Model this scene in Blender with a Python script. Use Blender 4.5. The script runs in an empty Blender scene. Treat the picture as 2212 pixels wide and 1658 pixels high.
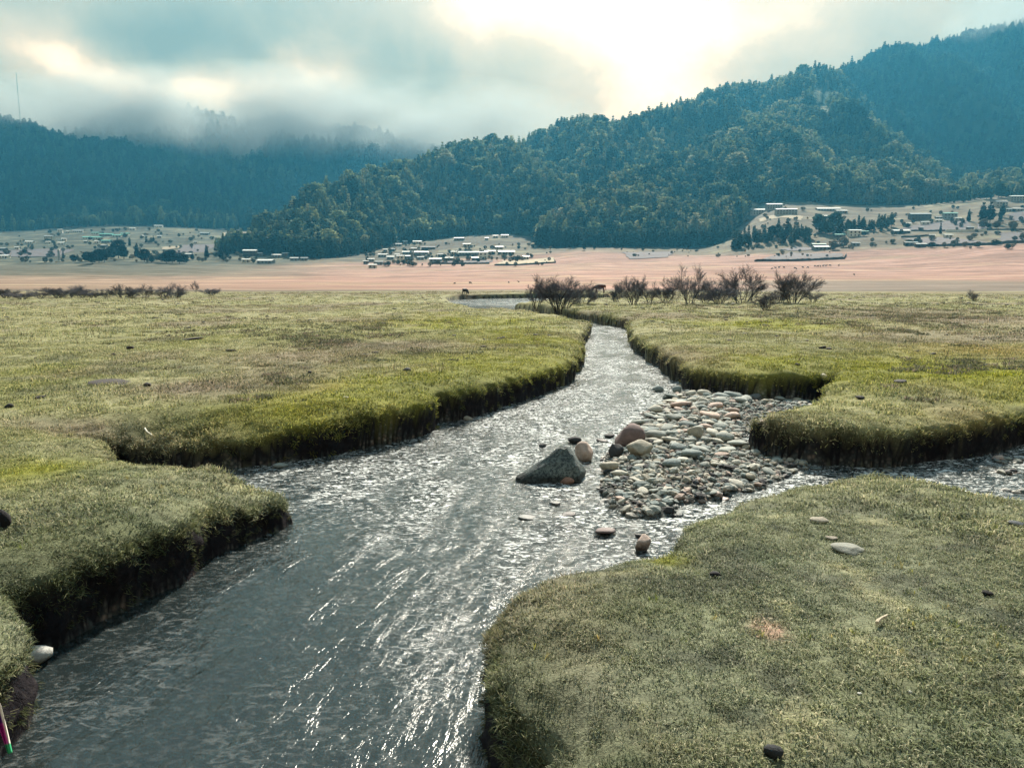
import bpy, bmesh, math, random
import numpy as np
from mathutils import Vector, Matrix, Euler
R = math.radians
rng = np.random.default_rng(7)
random.seed(7)
scene = bpy.context.scene
COL = scene.collection

# ------------------------------------------------------------------ camera, sky, sun, exposure
H = 2.1                      # eye height above the meadow turf
F = 1597.0                   # focal length in units of a 2212 wide picture
CX, CY, HY = 1106.0, 829.0, 603.0
PIT = math.atan((CY - HY) / F)
cam_d = bpy.data.cameras.new('camera'); cam = bpy.data.objects.new('camera', cam_d); COL.objects.link(cam)
cam.location = (0, 0, H); cam.rotation_euler = (math.pi / 2 - PIT, 0, 0)
cam_d.sensor_width = 36.0; cam_d.lens = 36.0 * F / 2212.0
cam_d.clip_start = 0.05; cam_d.clip_end = 20000
scene.camera = cam
vs = scene.view_settings
vs.view_transform = 'Standard'; vs.look = 'None'; vs.gamma = 1.0; vs.use_curve_mapping = False
vs.exposure = 1.25
SUN_EL, SUN_AZ = 38.0, 9.0     # azimuth clockwise from the view axis (+Y)
sun_d = bpy.data.lights.new('sun', 'SUN'); sun = bpy.data.objects.new('sun', sun_d); COL.objects.link(sun)
sun_d.energy = 5.0; sun_d.angle = R(2.0); sun_d.color = (1.0, 0.90, 0.76)
sv = Vector((math.sin(R(SUN_AZ)) * math.cos(R(SUN_EL)), math.cos(R(SUN_AZ)) * math.cos(R(SUN_EL)), math.sin(R(SUN_EL))))
sun.rotation_euler = sv.to_track_quat('Z', 'Y').to_euler()
scene.cycles.use_denoising = True
scene.cycles.max_bounces = 6; scene.cycles.volume_bounces = 0; scene.cycles.transparent_max_bounces = 8
scene.cycles.diffuse_bounces = 3; scene.cycles.glossy_bounces = 3; scene.cycles.transmission_bounces = 4
scene.cycles.sample_clamp_indirect = 3.0; scene.cycles.sample_clamp_direct = 12.0
scene.cycles.caustics_reflective = False; scene.cycles.caustics_refractive = False
scene.cycles.use_adaptive_sampling = True; scene.cycles.adaptive_threshold = 0.02
scene.cycles.volume_max_steps = 64

def raydir(px, py):
    xc = (np.asarray(px, float) - CX) / F; yc = (CY - np.asarray(py, float)) / F
    return xc, math.cos(PIT) + yc * math.sin(PIT), -math.sin(PIT) + yc * math.cos(PIT)
def at(px, py, z):
    x, y, dz = raydir(px, py); t = (z - H) / dz
    return np.array([x * t, y * t])
def at_d(px, py, d):
    x, y, dz = raydir(px, py); t = d / y
    return np.array([x * t, np.full_like(np.asarray(t, float), d) if np.ndim(t) else d, H + dz * t])
def project(x, y, z):
    c, s = math.cos(PIT), math.sin(PIT); zz = z - H
    depth = y * c - zz * s; up = y * s + zz * c
    return CX + F * x / depth, CY - F * up / depth
def azel(px, py):
    x, y, z = raydir(px, py)
    return math.atan2(x, y), math.atan2(z, math.hypot(x, y))

# ------------------------------------------------------------------ node helpers
class NT:
    def __init__(s, tree): s.t = tree; s.n = tree.nodes; s.l = tree.links
    def new(s, t, **k):
        n = s.n.new(t)
        for a, b in k.items(): setattr(n, a, b)
        return n
    def put(s, sock, v):
        if hasattr(v, 'is_linked') or hasattr(v, 'links'): s.l.new(v, sock)
        else: sock.default_value = v
    def math(s, op, a, b=0.0, c=None, clamp=False):
        n = s.new('ShaderNodeMath', operation=op, use_clamp=clamp)
        s.put(n.inputs[0], a); s.put(n.inputs[1], b)
        if c is not None: s.put(n.inputs[2], c)
        return n.outputs[0]
    def vmath(s, op, a, b=(0, 0, 0)):
        n = s.new('ShaderNodeVectorMath', operation=op); s.put(n.inputs[0], a)
        if op == 'SCALE': s.put(n.inputs['Scale'], b)
        else: s.put(n.inputs[1], b)
        return n.outputs[0]
    def noise(s, vec, scale, detail=3, rough=0.55, dist=0.0, col=False):
        n = s.new('ShaderNodeTexNoise'); s.put(n.inputs['Vector'], vec)
        n.inputs['Scale'].default_value = scale; n.inputs['Detail'].default_value = detail
        n.inputs['Roughness'].default_value = rough; n.inputs['Distortion'].default_value = dist
        return n.outputs['Color' if col else 'Fac']
    def ramp(s, fac, stops, interp='LINEAR'):
        n = s.new('ShaderNodeValToRGB'); e = n.color_ramp.elements; n.color_ramp.interpolation = interp
        while len(e) < len(stops): e.new(0.5)
        for i, (p, c) in enumerate(stops):
            e[i].position = p; e[i].color = (*c, 1) if len(c) == 3 else c
        s.put(n.inputs[0], fac); return n.outputs[0]
    def mix(s, fac, a, b, blend='MIX'):
        n = s.new('ShaderNodeMix', data_type='RGBA', blend_type=blend)
        s.put(n.inputs[0], fac)
        for i, v in ((6, a), (7, b)):
            if isinstance(v, tuple) and len(v) == 3: v = (*v, 1)
            s.put(n.inputs[i], v)
        return n.outputs[2]
    def mapr(s, v, a, b, c=0.0, d=1.0):
        n = s.new('ShaderNodeMapRange'); s.put(n.inputs[0], v)
        for i, q in enumerate((a, b, c, d)): s.put(n.inputs[i + 1], q)
        return n.outputs[0]

# ------------------------------------------------------------------ world: overcast cloud over a clear sky
world = bpy.data.worlds.new('World'); scene.world = world; world.use_nodes = True
w = NT(world.node_tree); w.n.clear()
out = w.new('ShaderNodeOutputWorld'); bg = w.new('ShaderNodeBackground'); w.l.new(bg.outputs[0], out.inputs[0])
sky = w.new('ShaderNodeTexSky'); sky.sky_type = 'NISHITA'; sky.sun_disc = False
sky.sun_elevation = R(SUN_EL); sky.sun_rotation = R(SUN_AZ); sky.air_density = 1.0; sky.dust_density = 1.0
geo = w.new('ShaderNodeTexCoord'); dirv = geo.outputs['Generated']
sep = w.new('ShaderNodeSeparateXYZ'); w.l.new(dirv, sep.inputs[0])
X, Y, Z = sep.outputs
# cloud deck coordinates: direction projected on a flat layer high above
zc = w.math('MAXIMUM', w.math('ADD', Z, 0.16), 0.05)
comb = w.new('ShaderNodeCombineXYZ'); w.l.new(w.math('DIVIDE', X, zc), comb.inputs[0]); w.l.new(w.math('DIVIDE', Y, zc), comb.inputs[1])
deck = comb.outputs[0]
f1 = w.noise(deck, 1.3, 6, 0.58, 0.4)
f2 = w.noise(dirv, 8.0, 8, 0.60, 0.35)
wn = w.noise(dirv, 4.5, 5, 0.55, col=True)
wsep = w.new('ShaderNodeSeparateColor'); w.l.new(wn, wsep.inputs[0])
az = w.math('ADD', w.math('ARCTAN2', X, Y), w.math('MULTIPLY', w.math('SUBTRACT', wsep.outputs[0], 0.5), 0.20))
el = w.math('ADD', w.math('ARCSINE', Z), w.math('MULTIPLY', w.math('SUBTRACT', wsep.outputs[1], 0.5), 0.14))
LOBES = [  # px, py, rx, ry, weight: brighter and darker masses of cloud round the veiled sun
    (1420, 30, 380, 190, .30), (1000, 5, 190, 70, .30), (1450, 190, 200, 110, .20), (1260, 10, 160, 50, .12), (1700, 10, 130, 50, .14), (1380, 120, 120, 120, .10),
    (30, 40, 90, 70, .22), (130, 105, 110, 46, .28), (225, 155, 110, 40, .26), (330, 188, 120, 34, .28), (450, 192, 130, 34, .30), (555, 170, 110, 44, .26), (660, 130, 110, 50, .26), (585, 85, 30, 20, .18),
    (210, 40, 170, 55, -.22), (370, 120, 130, 80, -.22), (1120, 95, 120, 80, -.16), (800, 120, 120, 90, -.14), (1830, 140, 170, 60, -.18), (60, 210, 140, 55, -.16),
    (2000, 60, 200, 50, .06), (950, 230, 200, 80, -.04), (500, 30, 160, 50, -.16), (1150, 270, 200, 60, .05)]
acc = w.math('ADD', 0.30, w.math('MULTIPLY', w.math('SUBTRACT', f1, 0.5), 0.35))
acc = w.math('ADD', acc, w.math('MULTIPLY', w.math('SUBTRACT', f2, 0.5), 0.52))
for (px, py, rx, ry, k) in LOBES:
    a0, e0 = azel(px, py)
    da = w.math('MULTIPLY', w.math('SUBTRACT', az, a0), F / rx); de = w.math('MULTIPLY', w.math('SUBTRACT', el, e0), F / ry)
    q = w.math('ADD', w.math('MULTIPLY', da, da), w.math('MULTIPLY', de, de))
    acc = w.math('ADD', acc, w.math('MULTIPLY', w.math('EXPONENT', w.math('MULTIPLY', q, -0.7)), k))
cloud = w.ramp(acc, [(0.0, (.27, .365, .36)), (.26, (.43, .53, .505)), (.48, (.66, .71, .65)), (.66, (.88, .86, .76)), (.85, (1.0, .985, .90)), (1.0, (1.0, .99, .95))])
glow = w.vmath('DOT_PRODUCT', dirv, tuple(sv)); glow = w.t.nodes[-1].outputs['Value']       # cloud thins and brightens towards the veiled sun
gl_ = w.mapr(glow, math.cos(R(27)), math.cos(R(4)), 0.0, 1.0); gl_ = w.math('MULTIPLY', gl_, gl_)
cloud = w.vmath('MULTIPLY', w.vmath('SCALE', cloud, w.math('ADD', w.math('ADD', .40, w.mapr(acc, .6, 1.0, 0, .45)), w.math('MULTIPLY', gl_, .55))), w.mix(w.mapr(Z, .30, .75), (1.27, .89, .57), (.90, .97, 1.02)))
skyc = w.vmath('SCALE', sky.outputs[0], 0.10)
cover = w.mapr(Z, 0.38, 0.9, 1.0, 0.65)
bgc = w.mix(cover, skyc, cloud)
w.l.new(bgc, bg.inputs[0]); bg.inputs[1].default_value = 1.0

# ------------------------------------------------------------------ numpy noise
def _h(ix, iy, seed):
    n = (ix.astype(np.int64) * 374761393 + iy.astype(np.int64) * 668265263 + seed * 1274126177) & 0x7fffffff
    n = ((n ^ (n >> 13)) * 1274126177) & 0x7fffffff
    return ((n ^ (n >> 16)) & 0xffff) / 65535.0
def vnoise(x, y, seed=0):
    ix = np.floor(x); iy = np.floor(y); fx = x - ix; fy = y - iy
    fx = fx * fx * (3 - 2 * fx); fy = fy * fy * (3 - 2 * fy)
    a = _h(ix, iy, seed); b = _h(ix + 1, iy, seed); c = _h(ix, iy + 1, seed); d = _h(ix + 1, iy + 1, seed)
    return (a + (b - a) * fx + (c - a) * fy + (a - b - c + d) * fx * fy) * 2 - 1
def fbm(x, y, oct=4, seed=0, gain=.5):
    s = np.zeros(np.broadcast(x, y).shape); a = 1.0; t = 0
    for i in range(oct):
        s += a * vnoise(x * 2 ** i + 17.3 * i, y * 2 ** i - 9.1 * i, seed + i); t += a; a *= gain
    return s / t
def sstep(a, b, x):
    t = np.clip((x - a) / (b - a), 0, 1); return t * t * (3 - 2 * t)

# ------------------------------------------------------------------ stream outline (metres), from where its banks stand
WZ = -0.75
def poly(pts):
    r = []
    for p in pts:
        if p[2] == 'w': r.append(at(p[0], p[1], WZ))
        elif p[2] not in ('l', 'm'): r.append(at(p[0], p[1], p[2]))
        elif p[2] == 'l': r.append(at(p[0], p[1], -0.12))
        else: r.append(np.array(p[:2], float))
    return np.array(r)
def chaikin(P, n=2):
    for _ in range(n):
        Q = np.roll(P, -1, 0); P = np.stack([.75 * P + .25 * Q, .25 * P + .75 * Q], 1).reshape(-1, 2)
    return P
STREAM = chaikin(poly([(-4.6, -3, 'm'), (-320, 1990, 'w'), (20, 1660, 'w'), (66, 1600, 'w'), (90, 1545, 'w'), (84, 1490, 'w'), (40, 1450, 'w'), (60, 1425, 'w'), (130, 1412, 'w'),
    (235, 1335, 'w'), (300, 1302, 'w'), (330, 1284, 'w'), (400, 1262, 'w'), (440, 1240, 'w'), (468, 1210, 'w'), (510, 1182, 'w'), (560, 1162, 'w'), (615, 1145, 'w'), (655, 1130, 'w'),
    (656, 1092, -.52), (642, 1046, -.36), (612, 1020, -.22), (560, 1004, 'l'), (480, 996, 'l'), (400, 993, 'l'), (320, 992, 'l'), (250, 992, 'l'),
    (232, 1010, 'w'), (300, 1014, 'w'), (400, 1016, 'w'), (500, 1014, 'w'), (590, 1008, 'w'), (660, 998, 'w'), (735, 988, 'w'), (775, 968, 'w'), (850, 958, 'w'), (930, 940, 'w'), (945, 918, 'w'), (1010, 905, 'w'), (1060, 893, 'w'), (1150, 862, 'w'), (1205, 842, 'w'), (1240, 822, 'w'), (1264, 792, 'w'),
    (1248, 772, 'w'), (1262, 745, 'w'), (1276, 725, 'w'), (1280, 708, 'w'), (1262, 697, 'l'), (1235, 688, 'l'), (1190, 680, 'l'), (1110, 671, 'l'),
    (1050, 669, 'w'), (1110, 670, 'w'), (1180, 678, 'w'), (1240, 690, 'w'), (1290, 700, 'w'), (1340, 708, 'w'), (1362, 715, 'w'), (1356, 740, 'w'), (1366, 757, 'w'), (1388, 774, 'w'), (1430, 801, 'w'), (1462, 829, 'w'), (1478, 849, 'w'),
    (1520, 854, 'w'), (1580, 863, 'w'), (1640, 869, 'w'), (1700, 869, 'w'), (1760, 866, 'w'), (1800, 862, 'w'), (1775, 866, 'l'), (1720, 878, 'l'), (1650, 895, 'l'), (1613, 911, -.3), (1598, 958, 'w'), (1607, 975, 'w'), (1640, 992, 'w'), (1750, 1005, 'w'), (1900, 1014, 'w'), (2050, 1000, 'w'), (2212, 968, 'w'), (2600, 930, 'w'),
    (2600, 1085, 'l'), (2212, 1070, 'l'), (2120, 1061, 'l'), (2050, 1043, 'l'), (1950, 1023, 'l'), (1850, 1019, 'l'), (1780, 1023, 'l'), (1700, 1043, 'l'), (1640, 1061, 'l'), (1590, 1070, 'l'), (1552, 1082, 'l'), (1536, 1105, 'l'), (1500, 1121, 'l'), (1462, 1145, 'l'), (1450, 1177, 'l'), (1380, 1192, 'l'), (1290, 1198, 'l'), (1200, 1213, 'l'), (1130, 1240, 'l'), (1090, 1266, 'l'), (1064, 1305, 'l'), (1047, 1370, 'l'), (1042, 1430, 'l'),
    (1050, 1725, 'w'), (1062, 1800, 'w'), (1100, 2000, 'w'), (0.0, -3, 'm')]))
BEND = chaikin(poly([(962, 650, 'w'), (1000, 647, 'w'), (1060, 645, 'w'), (1200, 644, 'w'), (1320, 645, 'w'), (1310, 645, 'l'), (1200, 646, 'l'), (1155, 651, 'l'), (1095, 657, 'l'), (1066, 668, 'l'), (1030, 667, 'l'), (1000, 660, 'l'), (975, 653, 'l')]))
BAR = chaikin(poly([(1470, 846, 'w'), (1560, 858, 'w'), (1640, 868, 'w'), (1760, 866, 'w'), (1760, 890, 'w'), (1640, 915, 'w'), (1620, 985, 'w'), (1740, 1003, 'w'), (1760, 1016, 'w'), (1700, 1040, 'w'), (1630, 1066, 'w'), (1560, 1088, 'w'), (1490, 1098, 'w'), (1440, 1120, 'w'), (1370, 1118, 'w'), (1318, 1080, 'w'), (1298, 1050, 'w'), (1310, 1000, 'w'), (1345, 945, 'w'), (1395, 900, 'w'), (1435, 862, 'w')]))
SIDE = chaikin(poly([(1720, 1004, 'w'), (1850, 1012, 'w'), (1960, 1010, 'w'), (2050, 1000, 'w'), (2212, 975, 'w'), (2500, 950, 'w'), (2500, 1110, 'w'), (2212, 1075, 'w'), (2100, 1052, 'w'), (1990, 1026, 'w'), (1850, 1024, 'w'), (1740, 1022, 'w')]))

def sdf(x, y, P):
    """signed distance: positive inside P"""
    x = np.ravel(x); y = np.ravel(y); n = len(x); res = np.full(n, 1e18); ins = np.zeros(n, bool)
    A = P; B = np.roll(P, -1, 0); e = B - A; L2 = (e ** 2).sum(1) + 1e-12
    for i in range(len(A)):
        dx = x - A[i, 0]; dy = y - A[i, 1]
        t = np.clip((dx * e[i, 0] + dy * e[i, 1]) / L2[i], 0, 1)
        np.minimum(res, (dx - t * e[i, 0]) ** 2 + (dy - t * e[i, 1]) ** 2, out=res)
        c = (A[i, 1] > y) != (B[i, 1] > y)
        if c.any():
            xi = A[i, 0] + (y - A[i, 1]) / (e[i, 1] if e[i, 1] else 1e-12) * e[i, 0]
            ins ^= c & (x < xi)
    d = np.sqrt(res); return np.where(ins, d, -d)

# ------------------------------------------------------------------ terrain heights
VX = [-500, 0, 300, 560, 800, 1100, 1300, 1500, 1700, 1900, 2212, 2800]
VK = [
 [(110, 633.5), (200, 614), (400, 598), (650, 577), (850, 552), (1100, 514), (1350, 498), (1700, 470), (3200, 440)],
 [(110, 633.5), (200, 614), (400, 598), (650, 577), (850, 550), (1100, 512), (1350, 498), (1700, 470), (3200, 440)],
 [(110, 633.5), (200, 615), (400, 599), (650, 578), (850, 547), (1100, 502), (1350, 480), (1700, 465), (3200, 430)],
 [(110, 633.5), (200, 615), (400, 599), (620, 580), (700, 569), (760, 558), (820, 547), (1100, 512), (1400, 482), (3200, 430)],
 [(110, 633.5), (200, 615), (400, 598), (600, 580), (700, 568), (780, 556), (850, 543), (1000, 518), (1400, 480), (3200, 430)],
 [(110, 633.5), (200, 614), (400, 591), (600, 573), (700, 560), (850, 532), (1000, 506), (1400, 480), (3200, 430)],
 [(110, 633.5), (200, 614), (400, 589), (600, 566), (750, 543), (850, 531), (1000, 508), (1400, 470), (3200, 430)],
 [(110, 633.5), (200, 614), (400, 589), (600, 564), (750, 545), (850, 532), (1000, 506), (1400, 470), (3200, 430)],
 [(110, 633.5), (200, 613), (400, 588), (550, 568), (680, 537), (740, 508), (800, 478), (860, 460), (940, 440), (1200, 428), (3200, 420)],
 [(110, 633.5), (200, 613), (400, 588), (550, 564), (650, 530), (760, 495), (860, 463), (950, 445), (1200, 432), (3200, 420)],
 [(110, 633.5), (200, 612), (400, 582), (500, 556), (600, 526), (740, 485), (840, 448), (920, 425), (1000, 415), (3200, 400)],
 [(110, 633.5), (200, 611), (400, 576), (500, 550), (600, 520), (740, 478), (840, 440), (920, 420), (1000, 410), (3200, 400)]]
VD = np.exp(np.linspace(math.log(90), math.log(3300), 160)); VT = np.zeros((len(VX), len(VD)))
for i, ks in enumerate(VK):
    d = np.array([90] + [k[0] for k in ks], float); z = np.array([0.0] + [float(at_d(VX[i], k[1], k[0])[2]) for k in ks]); z[1] = 0
    v = np.interp(VD, d, z); ker = np.array([1, 2, 3, 2, 1.]) / 9; v[2:-2] = np.convolve(v, ker, 'valid'); VT[i] = v
def valley(x, y):
    d = np.maximum(y, 60.0); px = CX + F * x / (d * math.cos(PIT))
    u = np.clip(np.interp(px, VX, np.arange(len(VX))), 0, len(VX) - 1.001); i = u.astype(int); fu = u - i; fu = fu * fu * (3 - 2 * fu)
    v = np.interp(np.log(np.clip(d, 90, 3299)), np.log(VD), np.arange(len(VD))); v = np.clip(v, 0, len(VD) - 1.001); j = v.astype(int); fv = v - j
    z = (VT[i, j] * (1 - fu) + VT[i + 1, j] * fu) * (1 - fv) + (VT[i, j + 1] * (1 - fu) + VT[i + 1, j + 1] * fu) * fv
    amp = sstep(100, 500, d)
    return z + amp * (1.5 * fbm(x / 90, y / 60, 4, 3) + .8 * fbm(x / 40, y / 18, 3, 5))
TIP = at(645, 1085, -.45); SL = at(330, 960, -.2); DENT = np.array([0.1, 3.35])
def meadow_parts(x, y):
    """height, distance to stream edge (positive on land), soil share"""
    x = np.ravel(x); y = np.ravel(y); r = np.hypot(x, y)
    sd = np.full(len(x), 50.0)
    k = r < 75
    j = (.17 * fbm(x / .8, y / .8, 3, 11) + .07 * fbm(x / .22, y / .22, 2, 12)) * np.clip(r / 9, .6, 1.2)
    sr = -sdf(x[k], y[k], STREAM); sd[k] = np.where(sr > 0, np.maximum(sr + j[k], np.minimum(sr, .02)), np.minimum(sr + j[k], sr + .05))
    global LASTRAW; LASTRAW = np.full(len(x), 50.0); LASTRAW[k] = sr
    k2 = (r > 55)
    if k2.any():
        s2 = -sdf(x[k2], y[k2], BEND); sd[k2] = np.minimum(sd[k2], s2)
    z = .045 * fbm(x / .9, y / .9, 4, 1) + .09 * fbm(x / 5, y / 5, 3, 2)
    z += sstep(15, 60, r) * .10 * fbm(x / 2.2, y / 2.2, 3, 4)
    hum = sstep(.0, .5, fbm(x / 9, y / 9, 2, 21)) * .06 * np.abs(fbm(x / .5, y / .5, 2, 22))
    z += hum * sstep(6, 14, r)
    z += sstep(1.6, .2, sd) * (.07 * fbm(x / .45, y / .45, 3, 23) - .02)
    g = np.exp(-((x - TIP[0]) ** 2 + (y - TIP[1]) ** 2) / 1.1 ** 2); z -= .36 * g
    g2 = np.exp(-(((x - SL[0]) / 1.6) ** 2 + ((y - SL[1] - .8) / .8) ** 2)); z -= .28 * g2 - g2 * .14 * fbm(x / .35, y / .35, 2, 31)
    g3 = np.exp(-((x - DENT[0]) ** 2 + (y - DENT[1]) ** 2) / .25 ** 2); z -= .3 * g3
    soft = .16 + .14 * (fbm(x / 2.0, y / 2.0, 2, 41) + .4)
    soft = np.clip(soft, .10, .34)
    wall = np.interp(np.clip(sd, -.01, 9) / soft, [0, .25, .6, 1.0, 2.0, 4.5], [1.40, .84, .34, .16, .045, 0])
    bed = WZ - .34 - np.minimum(.25, np.maximum(-sd, 0) * .35) + .03 * fbm(x / .12, y / .12, 2, 51)
    zz = np.where(sd > 0, z * (1 - np.clip(wall, 0, 1)) + wall * WZ, bed)
    kb = (r < 40) & (sd < .35)
    if kb.any():
        sb = sdf(x[kb], y[kb], BAR); ss = sdf(x[kb], y[kb], SIDE)
        up = np.maximum(sstep(-.6, .15, sb + .25 * fbm(x[kb] / .7, y[kb] / .7, 3, 61)) * (1.0 + .25 * sstep(.2, 1.6, sb)), sstep(-.5, .3, ss) * (.92 + .34 * fbm(x[kb] / .6, y[kb] / .6, 3, 62)))
        t = WZ - .60 + up * .65 + .025 * fbm(x[kb] / .15, y[kb] / .15, 2, 63)
        zb = zz[kb]; zz[kb] = np.where(sd[kb] <= 0, np.maximum(zb, t), np.maximum(zb, np.minimum(t, WZ + .1)))
    b = sstep(113, 127, y)
    zz = zz * (1 - b) + b * valley(x, y)
    return zz, sd, wall
def ground_z(x, y):
    x = np.atleast_1d(np.asarray(x, float)); y = np.atleast_1d(np.asarray(y, float))
    return np.where(y < 124, meadow_parts(x, y)[0], valley(x, y))
def hit(px, py):
    """where the line of sight first meets the ground"""
    ds = np.concatenate([np.linspace(2.6, 30, 500), np.exp(np.linspace(math.log(30), math.log(1900), 900))])
    ds = ds[ds > 124] if py < 628 else ds[ds < 126]
    x, y, z = raydir(px, py); t = ds / y; g = ground_z(x * t, ds); zz = H + z * t
    i = np.argmax(zz <= g)
    if zz[i] > g[i]: i = len(ds) - 1
    return np.array([x * t[i], ds[i], g[i]])

# ------------------------------------------------------------------ turf colour (albedo, some vignetting painted in)
def blob(px, py, rx, ry):
    c = at(px, py, 0); a = at(px + rx, py, 0); b = at(px, py - ry, 0); return c[0], c[1], abs(a[0] - c[0]), abs(b[1] - c[1])
def lean(x, y, z, sd_):
    """how far the lip of a bank leans out over its foot"""
    dx = np.zeros(len(x)); dy = np.zeros(len(x)); k = (sd_ > 0) & (sd_ < .6) & (np.hypot(x, y) < 75)
    if k.any():
        a, b_, e_ = x[k], y[k], .04; s0 = sdf(a, b_, STREAM); gx_ = (sdf(a + e_, b_, STREAM) - s0) / e_; gy_ = (sdf(a, b_ + e_, STREAM) - s0) / e_
        h_ = np.clip((z[k] - WZ) / -WZ, 0, 1); ov = np.interp(h_, [0, .12, .45, .75, .9, 1], [0, -.02, .02, .10, .09, 0]) * sstep(.6, .25, sd_[k]); ov = ov + (.10 * fbm((a + b_) / .30 + z[k] * 2, z[k] / .16 + a, 3, 24) + .02) * sstep(.0, .2, h_) * sstep(1.0, .75, h_) * sstep(.6, .3, sd_[k]); dx[k] = gx_ * ov; dy[k] = gy_ * ov
    return dx, dy
SAND = blob(1660, 1352, 28, 22)
GREEN = [blob(*q) for q in [(680, 880, 220, 30), (900, 830, 220, 30), (1080, 780, 200, 22), (980, 692, 200, 12), (1130, 730, 120, 16), (1750, 790, 300, 30), (1640, 700, 160, 12), (60, 1010, 120, 30), (2160, 820, 200, 40), (1450, 1180, 40, 14)]]
DARK_VIGN = [blob(*q) for q in [(130, 1170, 240, 90), (420, 1130, 180, 60), (560, 1070, 90, 40), (1400, 1300, 160, 50), (1500, 1640, 420, 110), (1150, 1420, 90, 120), (2000, 1500, 200, 60), (1900, 960, 250, 30), (1080, 830, 160, 24)]]  # darker turf patches that also paint in vignetting
OCHRE = [blob(*q) for q in [(2150, 760, 220, 18), (2200, 900, 180, 25), (700, 840, 60, 10)]]
BROWN = [blob(*q) for q in [(640, 770, 170, 20), (430, 838, 160, 14), (880, 745, 160, 10), (180, 905, 170, 14), (800, 690, 150, 8), (2100, 690, 250, 14), (1600, 900, 120, 20), (1500, 770, 60, 16), (1750, 940, 140, 30)]]
def gsum(x, y, L):
    s = np.zeros(len(x))
    for a, b, c, d in L: s += np.exp(-((x - a) / c) ** 2 - ((y - b) / d) ** 2)
    return np.clip(s, 0, 1)
def turf(x, y):
    x = np.ravel(x); y = np.ravel(y); r = np.hypot(x, y); n = lambda s, o, k: fbm(x / s, y / s, o, k)
    base = np.stack([.30 + 0 * x, .30 + 0 * x, .15 + 0 * x], 1)
    grey = np.array([.165, .195, .155]); straw = np.array([.44, .42, .25]); green = np.array([.235, .25, .012]); brown = np.array([.265, .215, .165]); ochre = np.array([.30, .215, .05]); dk = np.array([.085, .12, .07])
    def mixc(c, f):
        nonlocal base; base = base * (1 - f[:, None]) + c * f[:, None]
    mixc(grey, sstep(14, 5, r) * .75 * (.7 + .3 * n(1.2, 3, 77)))
    mixc(np.array([.10, .11, .085]), .6 * sstep(.05, .45, n(.28, 3, 83)) * sstep(12, 6, r))
    mixc(straw, sstep(10, 45, r) * .55 * sstep(-.4, .5, n(6, 3, 71)))
    mixc(straw, .5 * sstep(.15, .6, n(.35, 3, 72)))
    mixc(green, np.clip(gsum(x, y, GREEN) * .85 + .35 * sstep(.1, .55, n(3.5, 3, 73)) * sstep(60, 20, r), 0, 1) * (.65 + .35 * n(.6, 2, 78)))
    mixc(brown, np.clip(gsum(x, y, BROWN) * .75 + .4 * sstep(.15, .55, n(2.4, 3, 74)), 0, .85))
    mixc(ochre, gsum(x, y, OCHRE) * .5)
    mixc(dk, .45 * sstep(.1, .6, n(.5, 3, 75)) * sstep(25, 8, r))
    mixc(np.array([.13, .14, .085]), .55 * sstep(.12, .5, n(1.3, 4, 79)) * sstep(9, 16, r))
    mixc(np.array([.24, .20, .15]), .6 * sstep(.1, .5, n(7, 4, 80)) * sstep(9, 18, r))
    mixc(np.array([.25, .26, .012]), np.clip(gsum(x, y, GREEN) * .55 * (.75 + .6 * n(1.1, 3, 86)), 0, .6))
    mixc(np.array([.115, .135, .072]), gsum(x, y, DARK_VIGN) * .72 * (.8 + .4 * n(.5, 3, 84)))
    sa, sb_, sc_, sd2 = SAND; mixc(np.array([.46, .31, .235]), np.clip(1.1 * np.exp(-((x - sa) / .085) ** 2 - ((y - sb_) / .13) ** 2) * (1 + 1.2 * n(.05, 2, 85)), 0, .8))
    far = sstep(75, 105, y)
    mixc(np.array([.19, .155, .10]), far * .8 * sstep(-.25, .3, fbm(x / 25, y / 5, 3, 76)))
    return np.clip(base, 0.01, .6)

# ------------------------------------------------------------------ mesh helpers
def link(name, me, parent=None):
    o = bpy.data.objects.new(name, me); COL.objects.link(o)
    if parent is not None: o.parent = parent
    return o
def tag(o, label=None, cat=None, group=None, kind=None):
    if label: o['label'] = label
    if cat: o['category'] = cat
    if group: o['group'] = group
    if kind: o['kind'] = kind
    return o
def pymesh(name, v, f, mat=None, smooth=False):
    me = bpy.data.meshes.new(name); v = np.asarray(v, np.float32)
    if isinstance(f, np.ndarray):
        me.vertices.add(len(v)); me.vertices.foreach_set('co', v.ravel())
        k = f.shape[1]; me.loops.add(f.size); me.loops.foreach_set('vertex_index', f.ravel().astype(np.int32))
        me.polygons.add(len(f)); me.polygons.foreach_set('loop_start', np.arange(0, f.size, k, dtype=np.int32))
        me.update(calc_edges=True)
    else:
        me.from_pydata([tuple(q) for q in v], [], f); me.update()
    if mat: me.materials.append(mat)
    if smooth: me.polygons.foreach_set('use_smooth', np.ones(len(me.polygons), bool))
    return me
def setcol(me, name, c):
    a = me.attributes.new(name, 'FLOAT_COLOR', 'POINT'); a.data.foreach_set('color', np.concatenate([c, np.ones((len(c), 1))], 1).astype(np.float32).ravel())
def setf(me, name, c):
    a = me.attributes.new(name, 'FLOAT', 'POINT'); a.data.foreach_set('value', np.asarray(c, np.float32).ravel())
def gridfaces(nr, nc):
    i = np.arange(nr - 1)[:, None] * nc + np.arange(nc - 1)[None]
    return np.stack([i, i + 1, i + nc + 1, i + nc], -1).reshape(-1, 4)
def mat(name):
    m = bpy.data.materials.new(name); m.use_nodes = True; t = NT(m.node_tree); b = t.n['Principled BSDF']; b.inputs['Specular IOR Level'].default_value = .25
    return m, t, b
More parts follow.
